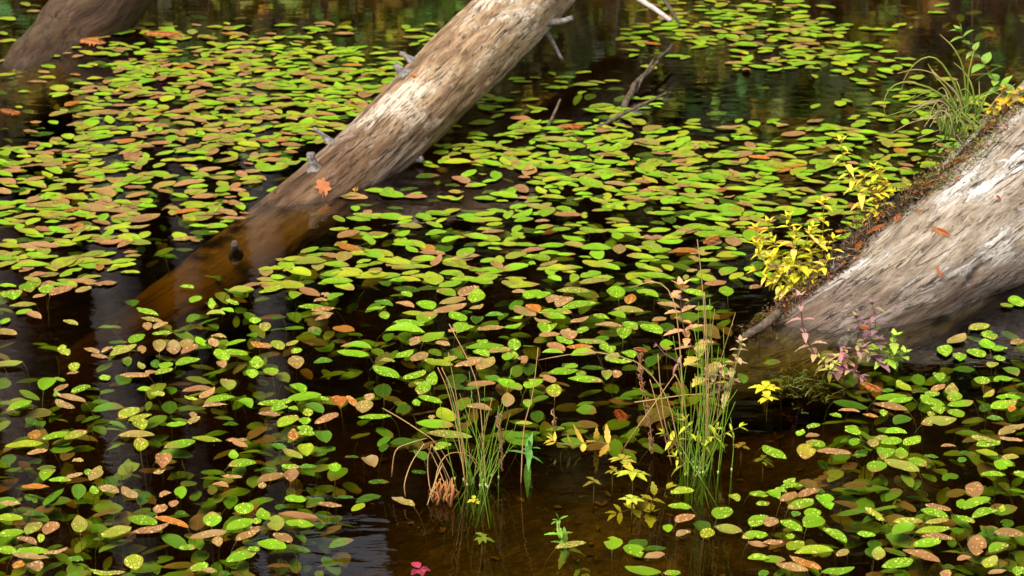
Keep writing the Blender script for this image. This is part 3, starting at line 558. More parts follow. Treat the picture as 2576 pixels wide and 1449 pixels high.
# --- the far half of the mat: density per 92 x 60 px cell
DENS = """1000000000000000013454100100
1114424241030000044567522000
2136767666500000011045643000
1246767777500023200000122200
1266667788300420340100124430
1356567782000266654233444322
6786256620025766777665555410
6676356200112346777665545100
6787265113223465566666652000
6676152114454454445663332000
6664024545555443344552000000
6752056645565545454333300000""".split()
from mathutils.kdtree import KDTree
pr = random.Random(8); placed = []
cell = {}
def toonear(C, rad):
    kx, ky = int(C.x / .1 + 1000), int(C.y / .1 + 1000)
    for i in (-1, 0, 1):
        for j in (-1, 0, 1):
            for q in cell.get((kx + i, ky + j), ()):
                if (q[0] - C.x) ** 2 + (q[1] - C.y) ** 2 < rad * rad: return True
    cell.setdefault((kx, ky), []).append((C.x, C.y)); return False
nfar = 0
for row in range(12):
    for cix in range(28):
        dn = int(DENS[row][cix])
        if not dn: continue
        # leaf area in picture
        Yc = row * 60.4 + 30; f = math.sin(PITCH + math.atan((Yc - 724.5) / FPX)); dist = CAM_H / f
        pxm = FPX / dist; la = .070 * .036 * .74 * pxm * pxm * f
        cov = (dn / 10.) * 1.0; k = -math.log(max(.04, 1 - cov)) if cov < 1 else 3
        num = k * 92 * 60.4 / la
        n = int(num) + (pr.random() < num - int(num))
        for _ in range(n):
            for tries in range(6):
                X = cix * 92 + pr.uniform(0, 92); Y = row * 60.4 + pr.uniform(0, 60.4)
                if Y > 722: continue
                # patchiness
                if MN.noise(Vector((X / 60, Y / 22, 3))) < -.18 and pr.random() < .85: continue
                if 350 < X < 830 and abs(Y - (520 + (800 - X) * .571)) < 78: continue
                C = P(X, Y)
                if not toonear(C, .026): break
            else: continue
            br = .26 if X < 700 else .12
            t = pr.random(); ck = 'b' if t < br * .7 else ('o' if t < br * 1.35 else ('r' if t < br * 1.45 else ('y' if t < br * 1.45 + .24 else ('G' if t < br * 1.45 + .38 else 'g'))))
            c = jit(LC[ck], .22, pr)
            if ck in 'gy': c = tuple(v * 1.12 for v in c)
            if ck == 'o' and pr.random() < .5: c = mixc(c, LC['g'], .4)
            L = min(.105, max(.034, pr.gauss(.069, .017))); W = L * pr.uniform(.38, .66); an = pr.gauss(0, .55) if pr.random() < .62 else pr.uniform(0, 2 * PI)
            tip = pr.uniform(.005, .016) * (1 if math.sin(an) > 0 else -1) if pr.random() < .14 else 0
            leaf_geo(rest, C, L, W, an + (PI if pr.random() < .5 else 0), c, pr, nl=8, z=.0012 + .004 * pr.random() - (.012 if ck == 'G' else 0), tip=tip, fold=pr.uniform(0, .12), two=jit(c, .2, pr))
            nfar += 1
print('digitised', len(leaves), 'far', nfar)
# droplets are in the far surface's own pattern
o = rest.build('pondweed_leaves', [M['floatfar'], M['drop']]); tag(o, 'mat of green and brown pondweed leaves covering the far half of the pond', 'leaves', kind='stuff')

# --- drowned leaves just under the surface
subm = MB(); sr = random.Random(31)
def inpoly(X, Y):
    if 330 < X < 830 and abs(Y - (520 + (800 - X) * .571)) < 85: return False
    return True
ns = 0
for _ in range(10500):
    X = sr.uniform(-60, 2640); Y = sr.uniform(30, 1500)
    w_ = .35
    if Y > 560: w_ = 1.0
    if 640 < X < 1850 and 560 < Y < 1120: w_ = 1.0
    if 860 < X < 1960 and Y > 1130: w_ = .03 if Y < 1280 else 0
    if X > 1850 and Y < 950: w_ *= .2 if Y > 620 else 1
    if 1150 < X < 2250 and Y < 330: w_ = .04
    if 100 < X < 340 and 540 < Y < 960: w_ *= .2
    if X < 380 and Y > 700 and Y < 1000: w_ *= .35
    if 1800 < X < 2100 and 950 < Y < 1200: w_ *= .1
    if not inpoly(X, Y): w_ *= .03
    w_ *= .55 + .9 * max(-.3, MN.noise(Vector((X / 170, Y / 90, 9))))
    Yf = max(.25, (Y + 200) / 1600.)          # fewer, smaller on screen far away
    if sr.random() > w_ * (.60 if Y > 560 else .6): continue
    z = -.020 - .13 * sr.random() ** 1.2
    C = P(X, Y, z); L = sr.uniform(.045, .082); W = L * sr.uniform(.36, .62)
    c = jit(sr.choice([(.17, .34, .02), (.17, .34, .02), (.17, .32, .02), (.14, .26, .02), (.15, .36, .02), (.15, .36, .02), (.26, .34, .03), (.26, .14, .04), (.22, .18, .04)]), .2, sr)
    leaf_geo(subm, C, L, W, sr.uniform(0, 2 * PI), c, sr, nl=6, z=0, fold=sr.uniform(0, .3), pitch=max(-.3, min(.3, sr.gauss(0, .15))), roll=max(-.4, min(.4, sr.gauss(0, .2)))); ns += 1
    if sr.random() < .25:
        p = C + Vector((sr.uniform(-.02, .02), 0, 0)); subm.tube(bez([p, p + Vector((sr.uniform(-.05, .05), -.02, -.05)), p + Vector((sr.uniform(-.1, .1), .02, -.2))], 5), .0012, .001, (.13, .12, .03), n=3)
print('submerged', ns)
o = subm.build('drowned_leaves', M['float']); tag(o, 'dim green and amber pondweed leaves hanging below the water surface', 'leaves', kind='stuff')
# --- litter on the brown bottom
lit = MB()
for _ in range(170):
    X = sr.uniform(820, 2100); Y = sr.uniform(950, 1560); p = P(X, Y, -.2); p.z = bedz(p.x, p.y) + .008
    L = sr.uniform(.010, .032); leaf_geo(lit, p, L, L * sr.uniform(.2, .6), sr.uniform(0, 6.3), jit(sr.choice([(.20, .09, .03), (.14, .09, .03), (.26, .13, .04), (.08, .05, .02), (.16, .12, .05)]), .3, sr), sr, nl=4, z=.0, fold=sr.uniform(0, .5), pitch=sr.gauss(0, .2), roll=sr.gauss(0, .2))
o = lit.build('leaf_litter', M['dry']); tag(o, 'rotting brown leaf litter on the shallow bottom between the rush clumps', 'litter', kind='stuff')
# ---------------------------------------------------------------- small blades, herbs, rushes
def blade(b, p0, dirv, L, W, c, up=Vector((0, 0, 1)), droop=.3, ser=0, fold=.25, c2=None, rr=rng, nl=8):
    """a thin herb leaf from p0 along dirv, toothed when ser>0"""
    d = Vector(dirv).normalized(); s = d.cross(up)
    if s.length < .05: s = d.cross(Vector((1, 0, 0)))
    s.normalize(); n = s.cross(d).normalized(); vs = []; fs = []; cs = []; ls = []; c2 = c2 or c
    for i in range(nl + 1):
        t = i / nl; w_ = W * .5 * (math.sin(PI * min(1, t * 1.02) ** .8) ** .8 if 0 < t < 1 else .04)
        if ser and i % 2: w_ *= 1 + ser
        ctr = Vector(p0) + d * (L * t) - n * (droop * L * t * t) - Vector((0, 0, 1)) * (droop * L * .4 * t * t)
        for k in (-1, 0, 1):
            vs.append(ctr + s * (k * w_) + n * (abs(k) * w_ * fold) + (d * (L * .03) if ser and i % 2 and k else Vector((0, 0, 0)))); cs.append(mixc(c, c2, t)); ls.append((2 * t - 1, k * .5, 0))
    for i in range(nl):
        for j in range(2): fs.append((i * 3 + j, (i + 1) * 3 + j, (i + 1) * 3 + j + 1, i * 3 + j + 1))
    b.add(vs, fs, cs, ls)
def herb(name, label, cat, stems, pal, L=.035, W=.014, step=.022, group=None, ser=.25, start=.12, stemc=(.16, .09, .05), sr_=.0014, droop=.3, opp=True, seed=1, top=True, mat='herb'):
    """stems: list of polylines [(X, Y, dist), ...] base first; pal(t, rr) -> colour"""
    rr = random.Random(seed); base = S(*stems[0][0]) if len(stems[0][0]) == 3 else stems[0][0]
    root = empty(name, base, label, cat, group); st = MB(); lf = MB()
    for si, pl in enumerate(stems):
        q = bez([S(*a) if not isinstance(a, Vector) else a for a in pl], 16); st.tube(q, sr_, sr_ * .6, stemc, n=5)
        tot = sum((q[i + 1] - q[i]).length for i in range(len(q) - 1)); s = start * tot; k = 0; az = rr.uniform(0, 6)
        while s < tot:
            acc = 0
            for i in range(len(q) - 1):
                l = (q[i + 1] - q[i]).length
                if acc + l >= s: break
                acc += l
            p = q[i].lerp(q[i + 1], (s - acc) / max(l, 1e-6)); d = (q[i + 1] - q[i]).normalized()
            a = d.cross(Vector((.2, .9, .3))).normalized(); c_ = d.cross(a); az += PI / 2 + rr.uniform(-.4, .4); t = s / tot
            for sgn in ((1, -1) if opp else (1,)):
                ang = az + (PI if sgn < 0 else 0); v = (a * math.cos(ang) + c_ * math.sin(ang)) * 1.0 + d * rr.uniform(.1, .55)
                sz = (1.0 - .45 * t) * rr.uniform(.7, 1.2); cc = jit(pal(t, rr), .15, rr); blade(lf, p, v, L * sz, W * sz, cc, ser=ser, droop=droop * rr.uniform(.4, 1.5), c2=jit(pal(t, rr), .15, rr), rr=rr)
            s += step * rr.uniform(.75, 1.25)
        if top:
            for k in range(4):
                ang = k * PI / 2 + .4; v = (a * math.cos(ang) + c_ * math.sin(ang)) * .7 + d; blade(lf, q[-1], v, L * .5, W * .5, jit(pal(1, rr), .15, rr), ser=ser * .5, droop=.2, rr=rr)
    st.build('stem', M['stem'], root); lf.build('foliage', M[mat], root); return root

def strand(pts, r0, r1, c0, c1, mbx, n=4): mbx.tube(bez(pts, 14), r0, r1, c0, c1, n=n)
GR0, GR1 = (.16, .34, .012), (.16, .30, .015); TAN0, TAN1 = (.42, .24, .09), (.50, .30, .12)
def rush_clump(name, label, cx, cy, spread, tops, dead, seed, dist0):
    rr = random.Random(seed); base = P(cx, cy); root = empty(name, base, label, 'rush', 'rush clumps standing in the shallows'); g = MB()
    for (X, Y) in tops:
        if rr.random() < .15: continue
        bx = cx + rr.gauss(0, spread) * .5 + (X - cx) * .35; by = cy + rr.gauss(0, spread * .35); bp = P(bx, by)
        tp = S(X, Y, bp.y + rr.uniform(-.05, .06)); mid = bp.lerp(tp, .5) + Vector((rr.gauss(0, .008), rr.gauss(0, .01), 0)); below = bp + (bp - mid).normalized() * .09
        t_ = rr.random(); c0 = jit(GR0, .2, rr); c1 = jit(GR1, .2, rr) if t_ < .8 else jit(TAN0, .2, rr)
        strand([below, bp, mid, tp], .0016, .0006, c0, c1, g)
        if rr.random() < .6: # a bead of water or film at the foot
            g.tube([bp + Vector((0, 0, .004)), bp + Vector((0, 0, .011))], .0028, .0020, mixc(c0, (.6, .75, .3), .5), n=5)
    g.build('green_stems', M['stem'], root)
    for pl in dead:
        t = MB(); q = []
        for a in pl: q.append(P(a[0], a[1]) if len(a) == 2 else S(*a))
        strand(q, .0016, .0009, jit(TAN0, .2, rr), jit(TAN1, .2, rr), t, n=5); t.build('dead_stem', M['dry'], root)
    return root
rr = random.Random(4)
tops = [(1105, 1000), (1128, 965), (1140, 1010), (1156, 990), (1165, 1040), (1180, 934), (1187, 985), (1192, 1050), (1200, 1010), (1219, 960), (1226, 1040), (1238, 1000), (1245, 1070), (1255, 1020), (1262, 1085), (1270, 990), (1283, 1040), (1290, 1080), (1300, 1060), (1150, 1075), (1208, 1090), (1174, 1095), (1120, 1060), (1310, 1100), (1232, 1110), (1250, 1120), (1215, 930), (1288, 925), (1160, 1120), (1190, 1130), (1268, 1130)]
D = P(1190, 1215).y
front = rush_clump('rush_clump', 'front clump of thin green rushes with arched tan dead stems, lower centre', 1195, 1215, 42, tops, [
    [(1172, 1225), (1150, 1080, D), (1125, 980, D), (1101, 924, D)], [(1180, 1220), (1160, 1090, D), (1140, 990, D), (1111, 925, D)], [(1222, 1225), (1215, 1100, D), (1195, 950, D), (1130, 815, D + .02)],
    [(1170, 1222), (1163, 1130, D), (1150, 1010, D), (1128, 887, D)], [(1310, 1225, D), (1318, 1080, D), (1340, 990, D), (1354, 875, D)],
    [(1088, 1262), (1100, 1185, D - .05), (1120, 1148, D - .05), (1149, 1138, D), (1185, 1150, D), (1219, 1208)], [(1020, 1250), (1018, 1215, D - .08), (1035, 1165, D - .05), (1066, 1117, D - .03)],
    [(1066, 1117, D - .03), (1085, 1140, D), (1110, 1195, D), (1130, 1250)], [(1086, 1118, D), (1076, 1160, D), (1080, 1220, D - .02), (1092, 1260)], [(962, 1027, D + .15), (1000, 1048, D + .08), (1050, 1080, D), (1100, 1118, D), (1150, 1200)],
    [(985, 1200, D), (995, 1135, D - .02), (1030, 1115, D), (1075, 1102, D)], [(1112, 1170, D - .05), (1095, 1210, D - .08), (1075, 1270)], [(1112, 1170, D - .05), (1125, 1210, D), (1131, 1258)], [(1086, 1118, D), (1110, 1160, D), (1135, 1215, D), (1142, 1240)]], 3, D)
b = MB()
for k in range(26):
    x = rr.uniform(1085, 1135); p = P(x, rr.uniform(1245, 1275)); t = S(x + rr.uniform(-10, 10), rr.uniform(1200, 1245), p.y); b.tube([p, p.lerp(t, .5) + Vector((rr.gauss(0, .006), 0, 0)), t], .004, .0015, jit((.42, .17, .05), .25, rr), n=4)
b.build('dead_tuft', M['dry'], front)
# withered seedhead of the front clump's right side
def withered(label, pts, w, n, seed, c=(.36, .17, .08), stem=None):
    rr = random.Random(seed); q = bez([S(*a) for a in pts], 14); root = empty('withered_plant', q[0], label, 'dead plant'); b = MB()
    for k in range(n):
        i = rr.randrange(len(q)); p = q[i]; a0 = rr.uniform(0, 6.3); sp = []
        for m_ in range(7): a = a0 + m_ * .9; rad = w * (1 - m_ * .1) * rr.uniform(.6, 1.1); sp.append(p + Vector((math.cos(a) * rad, math.sin(a) * rad * .6, -m_ * w * .45)))
        b.tube(bez(sp, 12), w * .14, w * .07, jit(c, .3, rr), n=4)
    b.build('curled_leaves', M['dry'], root); s = MB(); s.tube(q, .002, .0015, (.25, .11, .04), n=5); s.build('stem', M['stem'], root)
D2 = P(1640, 1150).y
withered('withered brown plant hanging in curled strips left of the taller rush clump', [(1640, 1120, D2), (1632, 1040, D2), (1615, 960, D2), (1611, 888, D2)], .0085, 34, 2)
withered('withered brown tassel among the stems of the front rush clump', [(1262, 1185, D), (1262, 1110, D), (1255, 1055, D), (1262, 1035, D)], .008, 24, 5, (.34, .18, .09))
withered('small tan withered curl standing alone on the open water', [(1395, 1062, P(1395, 1062).y), (1394, 1045, P(1395, 1062).y), (1392, 1028, P(1395, 1062).y)], .008, 9, 7, (.48, .29, .15))
D3 = P(1745, 1180).y
tops2 = [(1785, 752), (1798, 777), (1850, 787), (1820, 825), (1871, 835), (1693, 845), (1862, 900), (1712, 900), (1735, 870), (1745, 820), (1760, 860), (1772, 800), (1790, 850), (1808, 870), (1700, 960), (1722, 980), (1748, 940), (1765, 900), (1780, 930), (1815, 930), (1830, 960), (1845, 930), (1855, 980), (1690, 1010), (1705, 1030), (1730, 1040), (1758, 1000), (1775, 1020), (1800, 1000), (1825, 1020), (1838, 1050), (1716, 1070), (1742, 1080), (1790, 1070), (1810, 1080), (1752, 890), (1738, 960), (1768, 970), (1795, 950), (1680, 1060), (1850, 1010), (1822, 900), (1866, 870), (1757, 760), (1785, 830)]
right = rush_clump('rush_clump', 'taller clump of thin green rushes right of centre with bent straw stems', 1745, 1180, 40, tops2, [
    [(1779, 1180), (1778, 1000, D3), (1772, 800, D3 + .03), (1764, 690, D3 + .03), (1754, 602, D3 + .03)], [(1770, 1175), (1782, 1000, D3), (1778, 850, D3), (1772, 735, D3)],
    [(1715, 1170, D3), (1690, 1040, D3), (1663, 975, D3), (1600, 910, D3), (1500, 886, D3), (1425, 893, D3 + .05), (1354, 906, D3 + .1)], [(1565, 1135), (1600, 1080, D3), (1650, 1010, D3), (1698, 941, D3)], [(1698, 941, D3), (1712, 970, D3), (1722, 1020, D3), (1730, 1080, D3)],
    [(1596, 1012, D3), (1660, 1003, D3), (1720, 994, D3), (1780, 991, D3)], [(1780, 991, D3), (1781, 1050, D3), (1776, 1170)], [(1690, 1170), (1668, 1080, D3), (1650, 1010, D3), (1635, 955, D3)], [(1720, 1180), (1715, 950, D3 + .02), (1702, 790, D3 + .03), (1680, 728, D3 + .04), (1640, 708, D3 + .05), (1588, 724, D3 + .07)],
    [(1748, 1200), (1760, 1180, D3 - .05), (1768, 1140, D3 - .08)], [(1700, 1160), (1672, 1060, D3), (1662, 980, D3), (1655, 890, D3)]], 6, D3)
# sedge tussock on the log's upper end
def tussock():
    c, n, _ = on_log('right', 2440, 345); c = c + Vector((-.04, .06, -.01)); d0 = c.y; root = empty('sedge_tussock', c, 'green sedge tussock with long arching blades behind the upper end of the silvery log', 'sedge'); g = MB(); t_ = MB(); rr = random.Random(12)
    K = lambda pts: [(1932 + 508 + (x - 2000) / 4 if False else 1932 + x / 4, y / 4) for x, y in pts]
    BL = [[(2000, 1250), (1900, 900), (1750, 640), (1620, 572), (1480, 640), (1370, 800), (1340, 970)], [(1980, 1250), (1740, 950), (1500, 845), (1350, 828), (1220, 900), (1165, 1050), (1190, 1200)], [(2000, 1250), (1975, 750), (1880, 500), (1730, 345)], [(2010, 1250), (2015, 800), (2050, 600), (2100, 430)], [(1960, 1250), (1820, 930), (1680, 760), (1610, 640)], [(2100, 1260), (2060, 900), (1980, 730), (1870, 630)], [(2110, 1260), (2125, 1000), (2125, 820)], [(1990, 1260), (1900, 950), (1700, 760), (1640, 690)], [(2100, 1250), (2180, 1000), (2255, 870)], [(1950, 1250), (1880, 1050), (1830, 1000)], [(2120, 1270), (2240, 1080), (2340, 950), (2490, 845)], [(2030, 1250), (1930, 900), (1890, 800)]]
    for i, pl in enumerate(BL):
        q = K(pl); n_ = len(q); pts = [S(x, y, d0 - .02 * math.sin(PI * k / (n_ - 1)) + rr.uniform(-.02, .02) * k / n_) for k, (x, y) in enumerate(q)]
        dead = i in (7, 10); strand(pts, .0040, .0009, (.10, .22, .02) if not dead else (.32, .22, .10), (.34, .30, .06) if not dead else (.45, .32, .16), g if not dead else t_, n=4)
    for i in range(46):
        a = rr.uniform(0, 2 * PI); l = rr.uniform(.06, .22); el = rr.uniform(.5, 1.45); p0 = c + Vector((rr.gauss(0, .022), rr.gauss(0, .02), 0)); hd = Vector((math.cos(a), math.sin(a), 0)); pts = [p0, p0 + hd * l * .35 * math.cos(el) + Vector((0, 0, l * .5)), p0 + hd * l * .8 * math.cos(el) + Vector((0, 0, l * .72 * math.sin(el))), p0 + hd * l * 1.3 * math.cos(el) + Vector((0, 0, l * .5 * math.sin(el)))]
        dead = rr.random() < .4; strand(pts, .0030, .0008, (.11, .22, .02) if not dead else (.30, .22, .10), (.22, .28, .03) if not dead else (.48, .38, .22), t_ if dead else g, n=4)
    for pl in ([(1900, 950), (1700, 760), (1500, 700), (1300, 740)], [(1820, 945), (1680, 1050), (1620, 1200)], [(1800, 1000), (1600, 1020), (1470, 1080)], [(1900, 1150), (1700, 1190), (1450, 1200)], [(1950, 1280), (1750, 1300), (1500, 1390)], [(2000, 1330), (1800, 1390), (1650, 1450)], [(1700, 1180), (1450, 1230), (1240, 1340)], [(1900, 1000), (1750, 1060), (1660, 1180)]):
        q = K(pl); strand([S(x, y, d0 + rr.uniform(-.03, .03)) for x, y in q], .0026, .0008, (.30, .20, .08), (.46, .34, .17), t_, n=4)
    g.build('green_blades', M['stem'], root); t_.build('dead_blades', M['dry'], root); return d0
DT = tussock()
# round-leaved shrub above it
YG = lambda t, r: (.24, .42, .05) if r.random() < .8 else (.32, .46, .10)
def px4(tx, ty, pts, d): return [(tx + x / 4, ty + y / 4, d) for x, y in pts]
herb('leafy_shoot', 'light green shoot with paired rounded leaves leaning left over the sedge tussock', 'shrub', [px4(1932, 0, [(2560, 1050), (2400, 920), (2270, 790), (2140, 600), (2060, 500), (1980, 400), (1935, 320)], DT + .02)], YG, L=.066, W=.040, step=.030, ser=0, start=.05, stemc=(.20, .11, .04), droop=.15, seed=3)
herb('leafy_shoot', 'golden yellow rounded leaves at the right edge on the silvery log top', 'shrub', [px4(1932, 0, [(2350, 1080), (2300, 1050), (2250, 1090)], DT - .05), px4(1932, 0, [(2420, 1100), (2480, 1000), (2400, 900)], DT - .04), px4(1932, 0, [(2400, 1080), (2520, 1000), (2530, 930)], DT - .05)], lambda t, r: (.62, .42, .02) if r.random() < .8 else (.75, .65, .35), L=.048, W=.034, step=.020, ser=0, start=.2, seed=9)
# yellow loosestrife-like shoots growing from the log's upper edge
YEL = lambda t, r: mixc((.80, .68, .02), (.82, .58, .05), r.random()) if r.random() < .85 else (.75, .50, .22)
YLG = lambda t, r: mixc((.58, .60, .02), (.78, .70, .02), t + r.uniform(-.2, .2))
e1 = on_log('right', 2010, 745)[0].y + .03
herb('yellow_herb', 'bushy yellow herb with many shoots at the lower end of the log edge', 'herb', [px4(1932, 362, q, e1 + dz) for q, dz in (([(290, 1520), (300, 1300), (230, 900), (205, 750)], .0), ([(330, 1500), (330, 1200), (380, 1000), (440, 850)], .03), ([(360, 1480), (520, 1200), (555, 800), (560, 600)], .05), ([(420, 1480), (600, 1250), (640, 1100), (660, 970)], .02), ([(280, 1520), (150, 1350), (60, 1230), (20, 1150)], -.02), ([(300, 1510), (180, 1200), (100, 1060), (60, 1000)], .02), ([(330, 1520), (260, 1420), (200, 1300), (230, 1240)], -.04), ([(360, 1500), (480, 1380), (560, 1230), (600, 1180)], -.03), ([(340, 1500), (300, 1150), (290, 1000), (280, 900)], .04), ([(300, 1540), (420, 1450), (480, 1350), (500, 1330)], -.04), ([(310, 1540), (240, 1480), (160, 1440), (60, 1400)], -.03), ([(350, 1500), (440, 1300), (450, 1100), (520, 1000)], .0), ([(280, 1500), (100, 1300), (-60, 1150), (-120, 1020)], .0), ([(280, 1500), (60, 1200), (-100, 950), (-120, 860)], .03), ([(290, 1500), (120, 1150), (20, 950), (0, 800)], .04), ([(280, 1500), (40, 1380), (-120, 1280)], -.02), ([(320, 1500), (420, 1150), (430, 900)], .05), ([(330, 1500), (560, 1350), (700, 1200)], .0))], lambda t, r: YLG(t, r) if r.random() < .5 else YEL(t, r), L=.054, W=.020, step=.025, ser=.12, start=.15, stemc=(.20, .14, .03), seed=4)
e2 = on_log('right', 2195, 560)[0].y + .04
herb('yellow_herb', 'tall thin yellow herb with arched leaves, leaning left above the log edge', 'herb', [px4(1932, 362, [(1000, 760), (985, 680), (930, 480), (850, 350), (790, 250), (750, 100), (735, -10)], e2)], lambda t, r: mixc((.80, .58, .10), (.76, .70, .05), t), L=.056, W=.024, step=.027, ser=.12, start=.12, stemc=(.30, .16, .05), seed=14, droop=.5)
herb('yellow_herb', 'dense yellow herb just right of the tall thin yellow one', 'herb', [px4(1932, 362, q, e2 - .02) for q in ([(1120, 780), (1110, 600), (1110, 420), (1060, 250)], [(1110, 780), (1130, 560), (1150, 400), (1120, 300)], [(1110, 780), (1050, 520), (1020, 420), (960, 330)], [(1120, 780), (1180, 600), (1210, 520), (1170, 420)])], lambda t, r: mixc((.82, .58, .04), (.80, .68, .03), r.random()), L=.050, W=.020, step=.018, ser=.1, start=.2, seed=15)
herb('yellow_herb', 'small yellow green rosette low beside the dark hollow on the log edge', 'herb', [px4(1932, 362, q, e2 - .05) for q in ([(1100, 780), (1090, 700), (1060, 670)], [(1100, 780), (1120, 720), (1140, 690)])], YLG, L=.022, W=.009, step=.014, start=.4, ser=0, seed=16)
e3 = on_log('right', 2305, 470)[0].y + .03
herb('yellow_herb', 'small yellow leaved sprig on the brown duff halfway up the log edge', 'herb', [px4(1932, 362, q, e3) for q in ([(1440, 560), (1430, 500), (1420, 440)], [(1440, 560), (1480, 480), (1520, 420)])], YEL, L=.032, W=.013, step=.026, start=.5, ser=0, seed=17)
herb('green_herb', 'toothed green leaves growing at the foot of the sedge tussock', 'herb', [px4(1932, 362, q, on_log('right', 2395, 395)[0].y + .02) for q in ([(1980, 100), (1930, 60), (1870, 30)], [(1980, 100), (2020, 60), (2080, 50)], [(1980, 110), (1900, 100), (1860, 105)], [(1800, 60), (1760, 20), (1740, -20)])], lambda t, r: (.14, .36, .03), L=.038, W=.022, step=.022, ser=.2, start=.3, seed=18)
# pink and orange toothed herb behind the taller rushes
PK = lambda t, r: (lambda u: mixc((.84, .42, .12), (.78, .38, .20), u) if t > .35 else mixc((.60, .55, .05), (.68, .40, .16), u))(r.random())
D4 = D3 + .12
herb('toothed_herb', 'pink and orange toothed herb standing behind the taller rush clump', 'herb', [[(1790, 985, D4), (1763, 910, D4), (1745, 878, D4), (1728, 848, D4), (1718, 815, D4), (1713, 770, D4), (1713, 725, D4)]], PK, L=.066, W=.026, step=.027, start=.05, ser=.35, stemc=(.18, .07, .07), seed=21, droop=.15)
herb('toothed_herb', 'short leaning purple stem with few pink leaves left of the taller rushes', 'herb', [[(1720, 925, D4), (1690, 900, D4), (1672, 890, D4), (1655, 870, D4)]], lambda t, r: (.45, .20, .20), L=.024, W=.008, step=.03, start=.2, ser=.1, stemc=(.20, .08, .12), seed=22)
herb('toothed_herb', 'pale pink toothed herb clump right of the taller rushes', 'herb', [[(1830, 985, D4), (1838, 940, D4), (1852, 900, D4), (1862, 862, D4)], [(1825, 985, D4), (1810, 960, D4), (1812, 930, D4)], [(1840, 985, D4), (1800, 970, D4), (1780, 945, D4)]], lambda t, r: mixc((.62, .36, .28), (.66, .48, .14), r.random()), L=.042, W=.018, step=.018, start=.1, ser=.3, stemc=(.2, .09, .08), seed=23)
herb('toothed_herb', 'yellow toothed leaves low among the feet of the taller rushes', 'herb', [[(1720, 1130, D3), (1690, 1110, D3), (1672, 1092, D3)], [(1730, 1120, D3), (1735, 1085, D3), (1725, 1060, D3)], [(1770, 1110, D3), (1800, 1100, D3 - .02), (1860, 1075, D3)], [(1750, 1120, D3), (1780, 1100, D3), (1800, 1080, D3)], [(1740, 1190, D3), (1715, 1170, D3), (1700, 1150, D3)]], lambda t, r: (.55, .58, .03), L=.042, W=.013, step=.020, start=.2, ser=.2, seed=24)
# small herbs rooted in the shallows
def P4(tx, ty, pts): return [Vector(P(tx + x / 4, ty + y / 4, z)) for x, y, z in pts]
herb('yellow_herb', 'golden toothed spray lying along the water between the two rush clumps', 'herb', [P4(1288, 1086.75, [(1000, 130, .0), (850, 95, .01), (700, 115, .015), (560, 125, .015), (460, 110, .02), (420, 90, .025)])], lambda t, r: mixc((.70, .42, .04), (.72, .52, .05), t), L=.050, W=.015, step=.034, start=.05, ser=.3, stemc=(.3, .15, .05), seed=31, droop=-.3)
herb('green_herb', 'green herb with long narrow leaves standing right of the front rushes', 'herb', [P4(1288, 1086.75, [(150, 350, -.06), (165, 250, .0), (180, 170, .05)])], lambda t, r: (.12, .34, .05), L=.075, W=.017, step=.045, start=.3, ser=0, stemc=(.1, .14, .03), seed=32, droop=.25)
def rosette(label, X, Y, z, n, L, W, cols, seed, el=.25):
    rr = random.Random(seed); p = P(X, Y, z); root = empty('yellow_rosette', p, label, 'herb', 'small herbs rooted in the shallows'); b = MB()
    for k in range(n):
        a = 2 * PI * k / n + rr.uniform(-.3, .3); l = L * .62 * rr.uniform(.7, 1.15); blade(b, p + Vector((0, 0, (k % 3) * .003)), Vector((math.cos(a), math.sin(a), el * rr.uniform(.2, 1.6))), l, W, jit(rr.choice(cols), .15, rr), droop=.25, ser=.1, rr=rr)
    b.build('foliage', M['herb'], root); s = MB(); s.tube([p, p - Vector((0, 0, .08))], .0016, .0014, (.2, .14, .04), n=4); s.build('stem', M['stem'], root)
YC = [(.60, .52, .03), (.68, .46, .03), (.50, .52, .03)]; DY = [(.42, .40, .04), (.50, .38, .03)]
rosette('yellow rosette upper of the group in brown shallows between the rush clumps', 1565, 1160, .004, 8, .05, .015, DY, 1)
rosette('bright yellow rosette with long leaves below the other one in brown shallows', 1592, 1192, .006, 7, .065, .018, YC, 2)
rosette('dull green small rosette just left of the bright yellow one', 1541, 1186, -.012, 6, .035, .010, DY, 3)
rosette('small dim star-shaped rosette alone on the brown water', 1494, 1215, -.02, 6, .038, .011, DY, 4)
rosette('yellow starry rosette in front of the silvery log foot', 1925, 980, .01, 8, .062, .020, [(.66, .60, .02), (.72, .62, .03)], 5)
rosette('lower yellow tuft in front of the silvery log foot', 1930, 1005, .008, 6, .045, .016, [(.62, .58, .02)], 6)
rosette('tiny yellow rosette at the feet of the front rushes', 1192, 1262, .002, 7, .030, .010, YC, 7)
rosette('dim green rosette sunk below the front rushes', 1213, 1355, -.03, 6, .04, .012, [(.30, .40, .04)], 8)
rosette('golden brown rosette under water right of the taller rushes', 1865, 1125, -.015, 7, .04, .012, [(.55, .33, .04)], 9)
rosette('dim olive rosette under water far right of the taller rushes', 1920, 1160, -.03, 8, .045, .013, [(.34, .36, .04)], 10)
rosette('tiny crimson leaved plant at the bottom edge', 1055, 1436, -.004, 5, .040, .020, [(.40, .03, .08)], 11)
rosette('yellow green sprig floating above the sunken yellow spray', 1590, 1260, .008, 6, .045, .015, [(.50, .56, .04)], 12)
rosette('small yellow leaves at the water edge of the log foot, black branch beside', 1912, 828, .01, 5, .028, .011, YC, 13)
herb('yellow_herb', 'sunken yellow toothed spray in the brown shallows lower centre right', 'herb', [P4(1288, 1086.75, [(1400, 820, -.05), (1400, 720, -.03), (1450, 620, -.025), (1560, 570, -.02)]), P4(1288, 1086.75, [(1400, 820, -.05), (1300, 800, -.04), (1200, 780, -.03), (1050, 820, -.04)])], lambda t, r: (.56, .50, .04), L=.052, W=.024, step=.026, start=.05, ser=.3, seed=33, droop=.1)
